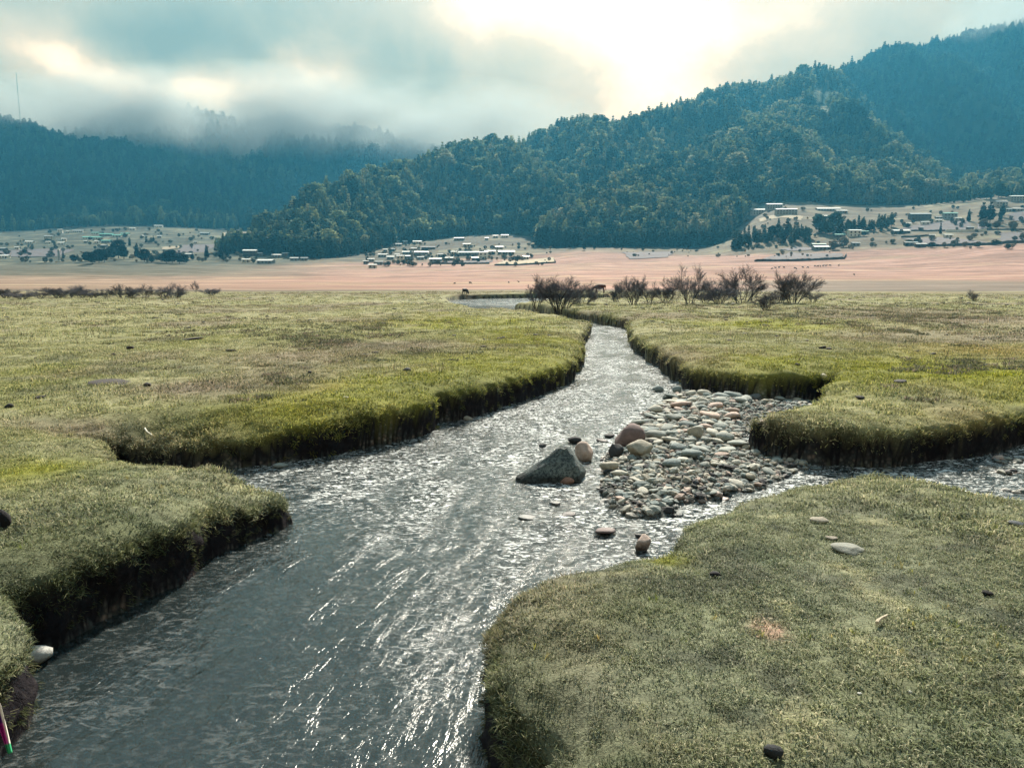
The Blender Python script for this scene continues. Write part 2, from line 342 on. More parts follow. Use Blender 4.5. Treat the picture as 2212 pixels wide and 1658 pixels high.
def simple(name, col, rough=.8, var=.25, scale=3.0, bump=0.0, rand=True, spec=.2):
    m, t, b = mat(name); tc = t.new('ShaderNodeTexCoord'); n = t.noise(tc.outputs['Object'], scale, 4, .6)
    c = t.mix(t.mapr(n, .3, .7), tuple(q * (1 - var) for q in col), tuple(min(q * (1 + var), .95) for q in col))
    if rand:
        oi = t.new('ShaderNodeObjectInfo'); c = t.vmath('SCALE', c, t.mapr(oi.outputs['Random'], 0, 1, .8, 1.2))
    t.put(b.inputs['Base Color'], c); b.inputs['Roughness'].default_value = rough; b.inputs['Specular IOR Level'].default_value = spec
    if bump:
        bn = t.new('ShaderNodeBump'); t.put(bn.inputs['Height'], n); bn.inputs['Strength'].default_value = bump; bn.inputs['Distance'].default_value = .05
        t.l.new(bn.outputs[0], b.inputs['Normal'])
    return m

# ------------------------------------------------------------------ ground: meadow sheet with the stream cut into it
m_turf, t, b = mat('turf')
at_ = t.new('ShaderNodeAttribute', attribute_name='col'); soil = t.new('ShaderNodeAttribute', attribute_name='soil'); peb = t.new('ShaderNodeAttribute', attribute_name='peb')
gp = t.new('ShaderNodeNewGeometry').outputs['Position']
fine = t.noise(gp, 55, 4, .7); mid = t.noise(gp, 9, 4, .65)
stretch = t.vmath('MULTIPLY', gp, (.35, 1.0, 1.0)); streak = t.noise(stretch, 1.3, 5, .7)
tc = t.vmath('SCALE', at_.outputs['Color'], t.math('MULTIPLY', t.mapr(fine, .25, .75, .25, 1.1), t.math('MULTIPLY', t.mapr(mid, .3, .7, .75, 1.2), t.mapr(streak, .3, .7, .78, 1.18))))
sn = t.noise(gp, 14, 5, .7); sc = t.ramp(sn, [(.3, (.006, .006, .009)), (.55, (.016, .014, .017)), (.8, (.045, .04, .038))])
vo = t.new('ShaderNodeTexVoronoi'); vo.inputs['Scale'].default_value = 16; t.put(vo.inputs['Vector'], t.vmath('ADD', gp, t.vmath('SCALE', t.noise(gp, 9, 2, col=True), .05)))
pc = t.ramp(t.noise(vo.outputs['Position'], 37, 0), [(.3, (.10, .12, .115)), (.5, (.20, .21, .19)), (.6, (.28, .21, .17)), (.72, (.33, .33, .29))])
pc = t.mix(t.mapr(vo.outputs['Distance'], .15, .6, 0, .8), pc, (.03, .035, .035))
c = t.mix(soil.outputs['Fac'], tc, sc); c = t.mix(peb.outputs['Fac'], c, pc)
t.put(b.inputs['Base Color'], c); b.inputs['Roughness'].default_value = .95; b.inputs['Specular IOR Level'].default_value = .08
bn = t.new('ShaderNodeBump'); bn.inputs['Strength'].default_value = .8; bn.inputs['Distance'].default_value = .04
t.put(bn.inputs['Height'], t.math('ADD', t.math('MULTIPLY', fine, .35), mid)); t.l.new(bn.outputs[0], b.inputs['Normal'])

rr = np.concatenate([np.exp(np.linspace(math.log(.6), math.log(3), 50))[:-1], np.exp(np.linspace(math.log(3), math.log(19), 440))[:-1], np.exp(np.linspace(math.log(19), math.log(60), 140))[:-1], np.linspace(60, 105, 50)[:-1], np.linspace(105, 128.5, 70)])
aa = np.concatenate([np.linspace(-75, -38, 40)[:-1], np.linspace(-38, 38, 540), np.linspace(38, 75, 40)[1:]])
AA, RR = np.meshgrid(np.radians(aa), rr); gx = (RR * np.sin(AA)).ravel(); gy = (RR * np.cos(AA)).ravel()
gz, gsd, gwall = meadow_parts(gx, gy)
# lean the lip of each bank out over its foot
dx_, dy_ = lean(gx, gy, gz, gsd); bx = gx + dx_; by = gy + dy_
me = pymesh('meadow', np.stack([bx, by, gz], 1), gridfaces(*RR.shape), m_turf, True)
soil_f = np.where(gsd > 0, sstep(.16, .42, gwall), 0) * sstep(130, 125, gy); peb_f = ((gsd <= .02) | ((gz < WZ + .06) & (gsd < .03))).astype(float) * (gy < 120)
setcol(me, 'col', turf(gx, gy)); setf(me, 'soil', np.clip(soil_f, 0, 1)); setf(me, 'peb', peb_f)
tag(link('meadow_ground', me), kind='structure')

# ------------------------------------------------------------------ ground: valley floor to the hills
m_val, t, b = mat('valley_grass')
at_ = t.new('ShaderNodeAttribute', attribute_name='col'); gp = t.new('ShaderNodeNewGeometry').outputs['Position']
s1 = t.noise(t.vmath('MULTIPLY', gp, (.012, .05, .0)), 1.0, 6, .65, .6); s2 = t.noise(t.vmath('MULTIPLY', gp, (.05, .22, 0)), 1.0, 5, .7, .4)
k = t.math('MULTIPLY', t.mapr(s1, .35, .65, .68, 1.28), t.mapr(s2, .3, .7, .64, 1.28))
line = t.mapr(t.math('ABSOLUTE', t.math('SUBTRACT', s1, .5)), 0.0, .015, .72, 1.0)
t.put(b.inputs['Base Color'], t.vmath('SCALE', at_.outputs['Color'], t.math('MULTIPLY', k, line))); b.inputs['Roughness'].default_value = .95; b.inputs['Specular IOR Level'].default_value = .05
rv = np.exp(np.linspace(math.log(122), math.log(2350), 310)); av = np.linspace(-44, 44, 420)
tv = np.tan(np.radians(av)); vy = np.repeat(rv, len(av)); vx = (rv[:, None] * tv[None]).ravel()
vz = valley(vx, vy); vz[vy < 128] -= .06
n0 = vy < 128; bl = sstep(113, 127, vy[n0]); vz[n0] = np.minimum(vz[n0], (1 - bl) * 0 + bl * vz[n0] - .03)
px, py = project(vx, vy, vz)
def pcol(px, py, x, y):
    n = fbm(x / 60, y / 30, 4, 81); n2 = fbm(x / 25, y / 12, 3, 82)
    c = np.tile(np.array([.30, .186, .148]), (len(px), 1))
    def mx(col, f):
        nonlocal c; f = np.clip(f, 0, 1)[:, None]; c = c * (1 - f) + np.array(col) * f
    mx((.33, .26, .165), .45 * sstep(.0, .5, n))
    mx((.13, .135, .095), sstep(900, 250, px + 220 * n) * sstep(603, 580, py + 10 * n2) * .9)           # left: greyer pasture
    mx((.20, .165, .115), sstep(800, 150, px + 150 * n) * .6)
    mx((.05, .06, .052), sstep(720, 560, px + 40 * n) * sstep(577, 569, py + 5 * n2) * .92)
    mx((.105, .10, .075), sstep(760, 300, px + 120 * n) * sstep(569, 577, py + 5 * n2) * sstep(604, 588, py + 6 * n2) * .95)
    edge = np.interp(px, [-400, 300, 600, 900, 1100, 1250, 1500, 1700, 1900, 2212, 2700], [575, 572, 573, 567, 558, 545, 555, 552, 540, 528, 520])
    mx((.085, .088, .066), sstep(2, -8, py - edge + 5 * n2) * sstep(1400, 1250, px) * .85)
    mx((.115, .108, .076), sstep(2, -8, py - edge + 5 * n2) * sstep(1250, 1400, px) * .85)
    mx((.24, .22, .14), sstep(.05, .5, n2) * sstep(2, -8, py - edge) * .6)
    mx((.125, .115, .09), sstep(622, 627, py + 1.0 * n2) * .8)
    mx((.165, .145, .12), sstep(602, 612, py + 4 * n2) * sstep(1350, 1750, px + 150 * n) * .85)
    mx((.20, .19, .10), sstep(628, 631, py))
    return np.clip(c * (1 + .12 * n2[:, None]), .02, .7)
me = pymesh('valley_floor', np.stack([vx, vy, vz], 1), gridfaces(len(rv), len(av)), m_val, True)
setcol(me, 'col', pcol(px, py, vx, vy)); tag(link('valley_floor', me), kind='structure')

# ------------------------------------------------------------------ hills
m_hill, t, b = mat('forest_floor')
gp = t.new('ShaderNodeNewGeometry').outputs['Position']; n = t.noise(gp, .03, 5, .7)
scr = t.new('ShaderNodeAttribute', attribute_name='scar').outputs['Fac']; t.put(b.inputs['Base Color'], t.mix(t.math('MULTIPLY', scr, t.mapr(t.noise(gp, .06, 4, .7), .35, .6)), t.ramp(n, [(.3, (.018, .032, .022)), (.7, (.05, .066, .036))]), (.42, .38, .27))); b.inputs['Roughness'].default_value = 1; b.inputs['Specular IOR Level'].default_value = 0
HILLS = []
def inpoly(px, py, P):
    r = np.zeros(len(px), bool); P = np.array(P, float); Q = np.roll(P, -1, 0)
    for a, b_ in zip(P, Q):
        c = (a[1] > py) != (b_[1] > py)
        if c.any(): r ^= c & (px < a[0] + (py - a[1]) / ((b_[1] - a[1]) or 1e-9) * (b_[0] - a[0]))
    return r

def hill(name, ridge, base, nx=150, nu=70, gul=30, seed=0, prof=1.0, back=1.25):
    rp = np.array(ridge, float); bp = np.array(base, float)
    pxs = np.linspace(rp[0, 0], rp[-1, 0], nx)
    def sm(v):
        k = np.array([1, 2, 1.]) / 4; w_ = v.copy()
        for _ in range(2): w_[1:-1] = np.convolve(w_, k, 'valid')
        return w_
    rpy = sm(np.interp(pxs, rp[:, 0], rp[:, 1])) ; rd = sm(np.interp(pxs, rp[:, 0], rp[:, 2])); bd = sm(np.interp(pxs, bp[:, 0], bp[:, 1]))
    us = np.concatenate([np.linspace(-.08, 1, nu), np.linspace(1, back, 14)[1:]])
    U, I = np.meshgrid(us, np.arange(nx), indexing='ij')
    tanx = (pxs - CX) / (F * math.cos(PIT)); D = bd[I] + (rd[I] - bd[I]) * U; Xw = tanx[I] * D
    zb = valley(tanx * bd, bd) - 1.0
    x, yv, dz = raydir(pxs, rpy); zr = H + dz / yv * rd
    uc = np.clip(U, 0, 1); pr = uc ** prof * (1 - .25 * uc) / .75 if prof > 0 else uc
    pr = .55 * uc + .45 * (uc * uc * (3 - 2 * uc)) if prof == 1 else pr
    Z = zb[I] + (zr[I] - zb[I]) * pr - np.where(U > 1, (U - 1) ** 1.2 * (zr[I] - zb[I]) * 1.2 + (U - 1) * 60, 0) - np.where(U < 0, -U * 120, 0)
    win = np.clip(4 * uc * (1 - uc), 0, 1); amp = np.clip((zr[I] - zb[I]) / 250, .1, 1.2)
    warp = 60 * fbm(Xw / 300, D / 300, 2, seed + 5)
    rg = 1 - np.abs(fbm((Xw + warp) / 170, (D + warp) / 420, 3, seed + 1)) * 2
    Z = Z + win * amp * gul * (rg - .4) + amp * 5 * fbm(Xw / 40, D / 40, 3, seed + 2)
    me = pymesh(name, np.stack([Xw.ravel(), D.ravel(), Z.ravel()], 1), gridfaces(*U.shape), m_hill, True)
    qx, qy = project(Xw.ravel(), D.ravel(), Z.ravel()); setf(me, 'scar', (inpoly(qx, qy, [(1757, 185), (1775, 190), (1768, 235), (1758, 240)]) | inpoly(qx, qy, [(1785, 200), (1808, 198), (1790, 225), (1788, 252), (1775, 262), (1772, 235)]) | inpoly(qx, qy, [(1605, 437), (1745, 437), (1850, 450), (1850, 478), (1790, 482), (1730, 474), (1605, 478)])).astype(float))
    o = tag(link(name, me), kind='structure'); HILLS.append((Xw, D, Z, us)); return o
hill('forested_hill', [(482, 556, 850), (530, 532, 870), (570, 508, 900), (640, 470, 940), (700, 434, 1000), (800, 401, 1090), (900, 366, 1190), (980, 336, 1270), (1060, 323, 1330), (1120, 338, 1310), (1200, 392, 1220), (1290, 452, 1090), (1340, 515, 930)],
     [(482, 835), (570, 810), (700, 770), (800, 850), (866, 945), (1000, 1005), (1100, 1025), (1160, 870), (1340, 860)], gul=52, seed=100)
hill('forested_hill', [(960, 420, 1400), (1020, 365, 1430), (1060, 340, 1450), (1130, 323, 1470), (1200, 297, 1500), (1300, 287, 1520), (1380, 276, 1550), (1430, 252, 1580), (1500, 224, 1620), (1560, 207, 1660), (1640, 192, 1700), (1740, 184, 1740), (1800, 215, 1740), (1900, 320, 1650)],
     [(960, 1060), (1300, 1000), (1600, 1150), (1900, 1200)], gul=85, seed=200)
hill('forested_hill', [(1160, 512, 900), (1220, 470, 950), (1270, 434, 1010), (1330, 404, 1060), (1400, 372, 1130), (1500, 329, 1230), (1600, 279, 1340), (1680, 242, 1430), (1730, 229, 1470), (1790, 249, 1450), (1860, 289, 1400), (1940, 336, 1310), (1990, 384, 1200), (2020, 426, 1120), (2045, 448, 1060)],
     [(1160, 860), (1270, 845), (1500, 835), (1560, 840), (1600, 955), (1740, 965), (1850, 965), (1950, 970), (2045, 980)], gul=66, seed=300)
hill('mountain', [(1680, 215, 1780), (1740, 182, 1820), (1790, 154, 1860), (1860, 129, 1900), (1960, 104, 1960), (2050, 84, 2000), (2120, 66, 2020), (2212, 48, 2050), (2400, 0, 2080), (2650, -40, 2100)],
     [(1680, 1300), (2000, 1250), (2650, 1200)], gul=70, seed=400, nx=130)
hill('forested_hill', [(1985, 435, 1150), (2040, 408, 1160), (2110, 390, 1170), (2212, 384, 1180), (2400, 376, 1180), (2600, 390, 1180)],
     [(1985, 960), (2212, 950), (2600, 940)], gul=8, seed=500, nx=80, nu=40)
hill('mountain', [(-420, 190, 1700), (-200, 230, 1700), (0, 266, 1700), (80, 276, 1700), (160, 304, 1680), (220, 326, 1680), (300, 320, 1700), (350, 334, 1700), (420, 356, 1700), (520, 388, 1700), (620, 420, 1680), (720, 470, 1620)],
     [(-420, 1280), (0, 1300), (300, 1350), (560, 1350), (720, 1400)], gul=60, seed=600)
hill('mountain', [(100, 300, 2100), (300, 262, 2150), (450, 262, 2180), (600, 280, 2200), (800, 305, 2200), (950, 338, 2150), (1050, 370, 2100), (1150, 420, 2000)],
     [(100, 1500), (600, 1450), (1150, 1450)], gul=80, seed=700)

# ------------------------------------------------------------------ instancing of uncountable things on points
def eulers(n, yaw):
    """euler angles that stand an instance on normals n with the given yaw"""
    n = n / np.linalg.norm(n, axis=1, keepdims=True); z = n
    x = np.stack([np.cos(yaw), np.sin(yaw), 0 * yaw], 1); x = x - (x * z).sum(1, keepdims=True) * z; x /= np.linalg.norm(x, axis=1, keepdims=True) + 1e-9
    y = np.cross(z, x)
    return np.stack([np.arctan2(y[:, 2], z[:, 2]), -np.arcsin(np.clip(x[:, 2], -1, 1)), np.arctan2(x[:, 1], x[:, 0])], 1)
def scatter(name, P, E, S, C, V, meshes, label=None, cat=None, parent=None):
    me = bpy.data.meshes.new(name); P = np.asarray(P, np.float32); me.vertices.add(len(P)); me.vertices.foreach_set('co', P.ravel())
    for nm, ty, arr, key in (('rot', 'FLOAT_VECTOR', E, 'vector'), ('scl', 'FLOAT_VECTOR', S, 'vector')):
        a = me.attributes.new(nm, ty, 'POINT'); a.data.foreach_set(key, np.asarray(arr, np.float32).ravel())
    setcol(me, 'icol', C); a = me.attributes.new('vid', 'INT', 'POINT'); a.data.foreach_set('value', np.asarray(V, np.int32))
    o = link(name, me, parent); g = bpy.data.node_groups.new(name, 'GeometryNodeTree'); g.interface.new_socket('Geometry', in_out='INPUT', socket_type='NodeSocketGeometry'); g.interface.new_socket('Geometry', in_out='OUTPUT', socket_type='NodeSocketGeometry')
    N = g.nodes; Lk = g.links; gi = N.new('NodeGroupInput'); go = N.new('NodeGroupOutput'); ip = N.new('GeometryNodeInstanceOnPoints'); jn = N.new('GeometryNodeJoinGeometry')
    for m_ in meshes:
        so = bpy.data.objects.new(name + '_source', m_); oi = N.new('GeometryNodeObjectInfo'); oi.inputs['Object'].default_value = so; oi.inputs['As Instance'].default_value = True; Lk.new(oi.outputs['Geometry'], jn.inputs[0])
    Lk.new(gi.outputs[0], ip.inputs['Points']); Lk.new(jn.outputs[0], ip.inputs['Instance']); ip.inputs['Pick Instance'].default_value = True
    def named(nm, ty):
        q = N.new('GeometryNodeInputNamedAttribute'); q.data_type = ty; q.inputs['Name'].default_value = nm; return next(s for s in q.outputs if s.enabled)
    Lk.new(named('vid', 'INT'), ip.inputs['Instance Index']); er = N.new('FunctionNodeEulerToRotation'); Lk.new(named('rot', 'FLOAT_VECTOR'), er.inputs[0]); Lk.new(er.outputs[0], ip.inputs['Rotation']); Lk.new(named('scl', 'FLOAT_VECTOR'), ip.inputs['Scale'])
    Lk.new(ip.outputs[0], go.inputs[0]); md = o.modifiers.new('scatter', 'NODES'); md.node_group = g
    return tag(o, label, cat, kind='stuff')

# ------------------------------------------------------------------ conifers
def foliage_mat(name, inst, tint=(1, 1, 1), trans=.35):
    m, t, b = mat(name)
    if inst: c = t.new('ShaderNodeAttribute', attribute_name='icol', attribute_type='INSTANCER').outputs['Color']
    else: c = t.new('ShaderNodeObjectInfo').outputs['Color']
    gp = t.new('ShaderNodeTexCoord').outputs['Object']; n = t.noise(gp, .9, 3, .6)
    c = t.vmath('MULTIPLY', t.vmath('SCALE', c, t.mapr(n, .3, .7, .65, 1.35)), tint)
    t.put(b.inputs['Base Color'], c); b.inputs['Roughness'].default_value = .7; b.inputs['Specular IOR Level'].default_value = .1
    tr = t.new('ShaderNodeBsdfTranslucent'); t.put(tr.inputs[0], c); mx = t.new('ShaderNodeMixShader'); mx.inputs[0].default_value = trans
    t.l.new(b.outputs[0], mx.inputs[1]); t.l.new(tr.outputs[0], mx.inputs[2]); t.l.new(mx.outputs[0], t.n['Material Output'].inputs[0]); return m
m_fol_i = foliage_mat('needles_forest', True, trans=.45); m_fol = foliage_mat('needles', False)
m_bark = simple('bark', (.055, .042, .035), .9, .35, 2.0)
def tree_mesh(kind, seed, detail=1.0):
    """a tapered trunk with limbs, and a crown of many leaf-sized clumps; unit height"""
    r = random.Random(seed); tv, tf = [], []; cv, cf = [], []
    def tube(p, q, a, b_, V, Fc, n=5):
        p = Vector(p); q = Vector(q); d = (q - p).normalized(); u = d.orthogonal().normalized(); w_ = d.cross(u); i0 = len(V)
        for c_, ra in ((p, a), (q, b_)):
            for k in range(n): an = 2 * math.pi * k / n; V.append(c_ + (u * math.cos(an) + w_ * math.sin(an)) * ra)
        for k in range(n): Fc.append((i0 + k, i0 + (k + 1) % n, i0 + n + (k + 1) % n, i0 + n + k))
    def clump(c, s, out_):
        for _ in range(2):
            d = Vector((r.uniform(-1, 1), r.uniform(-1, 1), r.uniform(-.5, .8))); d = (d * .7 + out_).normalized(); u = d.orthogonal().normalized(); u.rotate(Matrix.Rotation(r.uniform(0, 6.28), 3, d)); v_ = d.cross(u); i0 = len(cv)
            cv.extend([c - u * s * .55 - v_ * s * .2, c + u * s * .5 - v_ * s * .35, c + d * s * 1.1 + v_ * s * r.uniform(-.2, .3), c + v_ * s * .55]); cf.append((i0, i0 + 1, i0 + 2)); cf.append((i0, i0 + 2, i0 + 3))
    lean = Vector((r.uniform(-.03, .03), r.uniform(-.03, .03), 0))
    tube((0, 0, -.03), lean * .5 + Vector((0, 0, .5)), .020, .012, tv, tf); tube(lean * .5 + Vector((0, 0, .5)), lean + Vector((0, 0, .95)), .012, .002, tv, tf)
    if kind == 'fir': lo, rad, nl, pw = .10, .17, 15, .85
    elif kind == 'pine': lo, rad, nl, pw = .16, .23, 12, .62
    elif kind == 'broad': lo, rad, nl, pw = .14, .36, 11, .42
    else: lo, rad, nl, pw = .08, .11, 15, .7
    for i in range(nl):
        u = (i + r.uniform(-.3, .3)) / (nl - 1); u = min(max(u, 0), 1); z = lo + (1 - lo) * u * .97
        if kind == 'broad': ra = rad * math.sqrt(max(.03, 1 - (2 * u - .9) ** 2 * .95))
        else: ra = rad * max(.06, (1 - u)) ** pw * (.72 if u < .12 else 1)
        nb = max(3, int((5 + 7 * ra / rad) * detail)); a0 = r.uniform(0, 6.28)
        for k in range(nb):
            if r.random() < .08: continue
            an = a0 + 6.28 * k / nb + r.uniform(-.25, .25); rl = ra * r.uniform(.7, 1.12); o_ = Vector((math.cos(an), math.sin(an), 0)); drp = -.35 if kind in ('fir', 'slim') else .15
            e_ = lean * z + Vector((0, 0, z)) + o_ * rl + Vector((0, 0, drp * rl * r.uniform(.5, 1.2)))
            if rl > .07 and k % 2 == 0: tube(lean * z + Vector((0, 0, z)), e_, .005, .0015, tv, tf, 3)
            clump(e_ - o_ * rl * .25, .055 + .22 * rl, o_ * .9 + Vector((0, 0, .35)))
            if rl > .08: clump(e_ - o_ * rl * .55, .05 + .2 * rl, o_ * .5 + Vector((0, 0, .6)))
    return (tv, tf), (cv, cf)
KINDS = ['fir', 'pine', 'pine', 'broad', 'slim', 'fir', 'pine']
def joined(kind, seed, mt, detail=1.0):
    (a, b_), (c_, d_) = tree_mesh(kind, seed, detail); V = a + c_; Fc = list(b_) + [tuple(i + len(a) for i in f) for f in d_]
    me = pymesh('conifer', V, Fc); me.materials.append(m_bark); me.materials.append(mt)
    mi = np.zeros(len(me.polygons), np.int32); mi[len(b_):] = 1; me.polygons.foreach_set('material_index', mi); return me
FOREST_MESH = [joined(k, 50 + i, m_fol_i, .75) for i, k in enumerate(KINDS)]
def tree_col(n, x, y, warm_lit=.5):
    a = np.array([.030, .066, .044]); b_ = np.array([.33, .36, .17]); c_ = np.array([.014, .034, .036])  # plain green, painted sunlit crown tone, darker crown tone
    f = np.clip(.42 + .6 * fbm(x / 70, y / 70, 3, 91) + rng.normal(0, .30, n), 0, 1) * warm_lit * 1.2
    f = np.clip(f, 0, 1)[:, None]; g_ = (rng.random(n) < .35).astype(float)[:, None] * .6
    c = a * (1 - f) + b_ * f; return np.clip((c * (1 - g_) + c_ * g_) * rng.uniform(.75, 1.25, (n, 1)), .01, .3)
CLEAR = [ # ground kept open: village slopes, the monastery clearing, the landslip
    [(1605, 437), (1745, 437), (1850, 450), (1850, 478), (1790, 482), (1730, 474), (1605, 478)], [(1120, 560), (1130, 500), (1150, 498), (1160, 560)], [(1755, 185), (1778, 190), (1775, 205), (1785, 198), (1810, 196), (1792, 228), (1790, 255), (1772, 264), (1756, 240)], [(1255, 536), (1268, 515), (1292, 540)]]
def on_hill(key, n, umax=1.06):
    Xw, D, Z, us = HILLS[key]; nu, nx = Xw.shape; kk = np.searchsorted(us, umax); k0 = np.searchsorted(us, 0.0)
    A = np.zeros((nu - 1, nx - 1)); A[k0:kk] = (np.abs(np.diff(Xw, axis=1))[:-1] * np.abs(np.diff(D, axis=0))[:, :-1] + 1e-6)[k0:kk]
    p = A.ravel() / A.sum(); idx = rng.choice(len(p), n, p=p); i, j = np.unravel_index(idx, A.shape); fu, fv = rng.random(n), rng.random(n)
    L_ = lambda M: (M[i, j] * (1 - fu) + M[i + 1, j] * fu) * (1 - fv) + (M[i, j + 1] * (1 - fu) + M[i + 1, j + 1] * fu) * fv
    return L_(Xw), L_(D), L_(Z)
# hill index: number of trees, mean height (m), share of sunlit tone painted into the foliage
FN = [(0, 4600, 17, .85), (1, 8500, 20, 1.05), (2, 6800, 19, 1.15), (3, 9000, 20, .12), (4, 1700, 15, 1.1), (5, 9500, 18, .12), (6, 8500, 22, .3)]
PP, EE, SS, CC, VV = [], [], [], [], []
for hi, n, ht, wm in FN:
    x, y, z = on_hill(hi, n); px, py = project(x, y, z); keep = ((px > -350) & (px < 2560)) if hi not in () else px > -1e9
    for P in CLEAR: keep &= ~inpoly(px, py, P)
    keep &= z > valley(x, y) - 4
    x, y, z = x[keep], y[keep], z[keep]; m = len(x); hgt = ht * np.clip(rng.lognormal(0, .22, m), .5, 1.7); wd = rng.uniform(.9, 1.5, m)
    PP.append(np.stack([x, y, z - .5], 1)); EE.append(np.stack([rng.normal(0, .03, m), rng.normal(0, .03, m), rng.uniform(0, 6.28, m)], 1)); SS.append(np.stack([hgt * wd, hgt * wd, hgt], 1)); CC.append(tree_col(m, x, y, wm))
    VV.append(rng.choice(len(KINDS), m, p=[.2, .17, .17, .14, .07, .12, .13] if wm > .3 else [.25, .17, .15, .05, .1, .18, .1]))
# belt of trees along the foot of the left mountain
m = 1500; bpx = rng.uniform(-260, 700, m); bd = rng.uniform(1262, 1420, m) + np.interp(bpx, [0, 300, 560], [40, 0, -60]); x = (bpx - CX) / F * bd; z = valley(x, bd)
PP.append(np.stack([x, bd, z - .5], 1)); hgt = 17 * rng.lognormal(0, .25, m); EE.append(np.stack([0 * x, 0 * x, rng.uniform(0, 6.28, m)], 1)); SS.append(np.stack([hgt, hgt, hgt], 1)); CC.append(tree_col(m, x, bd, .5)); VV.append(rng.choice(len(KINDS), m))
cat_ = lambda L_: np.concatenate(L_)
scatter('forest', cat_(PP), cat_(EE), cat_(SS), cat_(CC), cat_(VV), FOREST_MESH, 'dense conifer forest covering the hills and mountains', 'forest')

# nearest trees, each one its own thing
TP = [(joined(k, 150 + i, m_fol), k) for i, k in enumerate(KINDS)]
TPART = []
for i, k in enumerate(['fir', 'pine', 'broad', 'slim']):
    (a, b_), (c_, d_) = tree_mesh(k, 250 + i, 1.2); TPART.append((pymesh('trunk', a, b_, m_bark), pymesh('crown', c_, d_, m_fol)))
def tree_part(px, py, hpx, kind, label, group=None, col=(.03, .055, .04), wide=1.0, name='pine_tree'):
    p = hit(px, py); hm = hpx / F * p[1]; r_ = bpy.data.objects.new(name, None); COL.objects.link(r_); r_.location = (p[0], p[1], p[2] - .2); r_.scale = (hm * wide, hm * wide, hm); r_.rotation_euler[2] = random.uniform(0, 6.28)
    tm, cm = TPART[kind]; a = link('trunk', tm, r_); c_ = link('crown', cm, r_); c_['kind'] = 'thing'; k = random.uniform(.8, 1.2); c_.color = (col[0] * k, col[1] * k, col[2] * k, 1); return tag(r_, label, 'tree', group)
def tree_one(x, y, z, hm, label, group, col, kinds=None):
    me, k = TP[random.choice(kinds) if kinds else random.randrange(len(TP))]; o = link('pine_tree' if k != 'broad' else 'broad_tree', me); o.location = (x, y, z - .3); wd = random.uniform(.9, 1.3) * hm; o.scale = (wd, wd, hm); o.rotation_euler[2] = random.uniform(0, 6.28)
    k = random.uniform(.75, 1.25); o.color = (col[0] * k, col[1] * k, col[2] * k, 1); return tag(o, label, 'tree', group)
def edge_row(pts, n, d0, d1, hm, label, group, col, kinds=None, warm_lit=.3):
    """trees standing along the forest edge, between two depths behind the line pts (px, distance)"""
    P = np.array(pts, float)
    for i in range(n):
        px = P[0, 0] + (P[-1, 0] - P[0, 0]) * (i + random.uniform(.1, .9)) / n; d = float(np.interp(px, P[:, 0], P[:, 1])) + random.uniform(d0, d1); x = (px - CX) / F * d; c = np.array(col) * (1 - warm_lit * random.random()) + np.array([.10, .11, .05]) * warm_lit * random.random()
        ki = random.randrange(len(TP)); f_ = random.uniform(.7, 1.3); wd_ = ('tall ' if f_ > 1.08 else 'short ' if f_ < .9 else '') + {'fir': 'pointed', 'pine': 'rounded', 'broad': 'broad crowned', 'slim': 'slim'}[TP[ki][1]]
        lb = label if TP[ki][1] != 'broad' else label.replace('conifer', 'tree').replace('pine', 'tree')
        tree_one(x, d, float(valley(np.array([x]), np.array([d]))[0]), hm * f_, f'{wd_} {lb}', f'{wd_} {group}', c, [ki])
edge_row([(486, 834), (570, 810), (640, 788)], 18, -16, -1, 17, 'dark conifer at the left foot of the forested hill', 'trees at the left foot of the hill', (.030, .060, .042))
edge_row([(640, 788), (700, 770), (790, 842)], 24, -16, -1, 17, 'dark conifer in the tongue of woods left of the white roofed village', 'trees in the tongue of woods', (.034, .066, .044))
edge_row([(795, 845), (866, 945), (900, 960)], 16, -14, -1, 16, 'green conifer above the left end of the white roofed village', 'trees above the left end of the village', (.06, .09, .05))
edge_row([(905, 962), (1000, 1005), (1100, 1022)], 22, -14, -1, 16, 'green conifer above the middle of the white roofed village', 'trees above the middle of the village', (.06, .09, .05))
edge_row([(1158, 850), (1250, 842)], 22, -18, -1, 19, 'dark conifer in the stand just right of the white roofed village', 'trees right of the village', (.034, .062, .048))
edge_row([(1292, 843), (1430, 838)], 24, -16, -1, 18, 'conifer in the wood edge right of the dirt cone', 'trees right of the dirt cone', (.045, .076, .048))
edge_row([(1430, 838), (1565, 838)], 24, -16, -1, 18, 'conifer in the wood edge above the grey blue field', 'trees above the grey blue field', (.045, .076, .048))
edge_row([(1575, 705), (1740, 700)], 34, -4, 36, 14, 'dark pine in the grove below the stone monastery', 'pines below the monastery', (.034, .062, .046))
edge_row([(1750, 722), (1910, 745)], 24, 0, 30, 14, 'pine in the grove behind the pale roofed farmhouse', 'pines behind the farmhouse', (.040, .070, .046))
edge_row([(1960, 945), (2260, 930)], 26, -14, -1, 15, 'conifer behind the green roofed house on the right', 'trees behind the right hand farms', (.05, .085, .045))
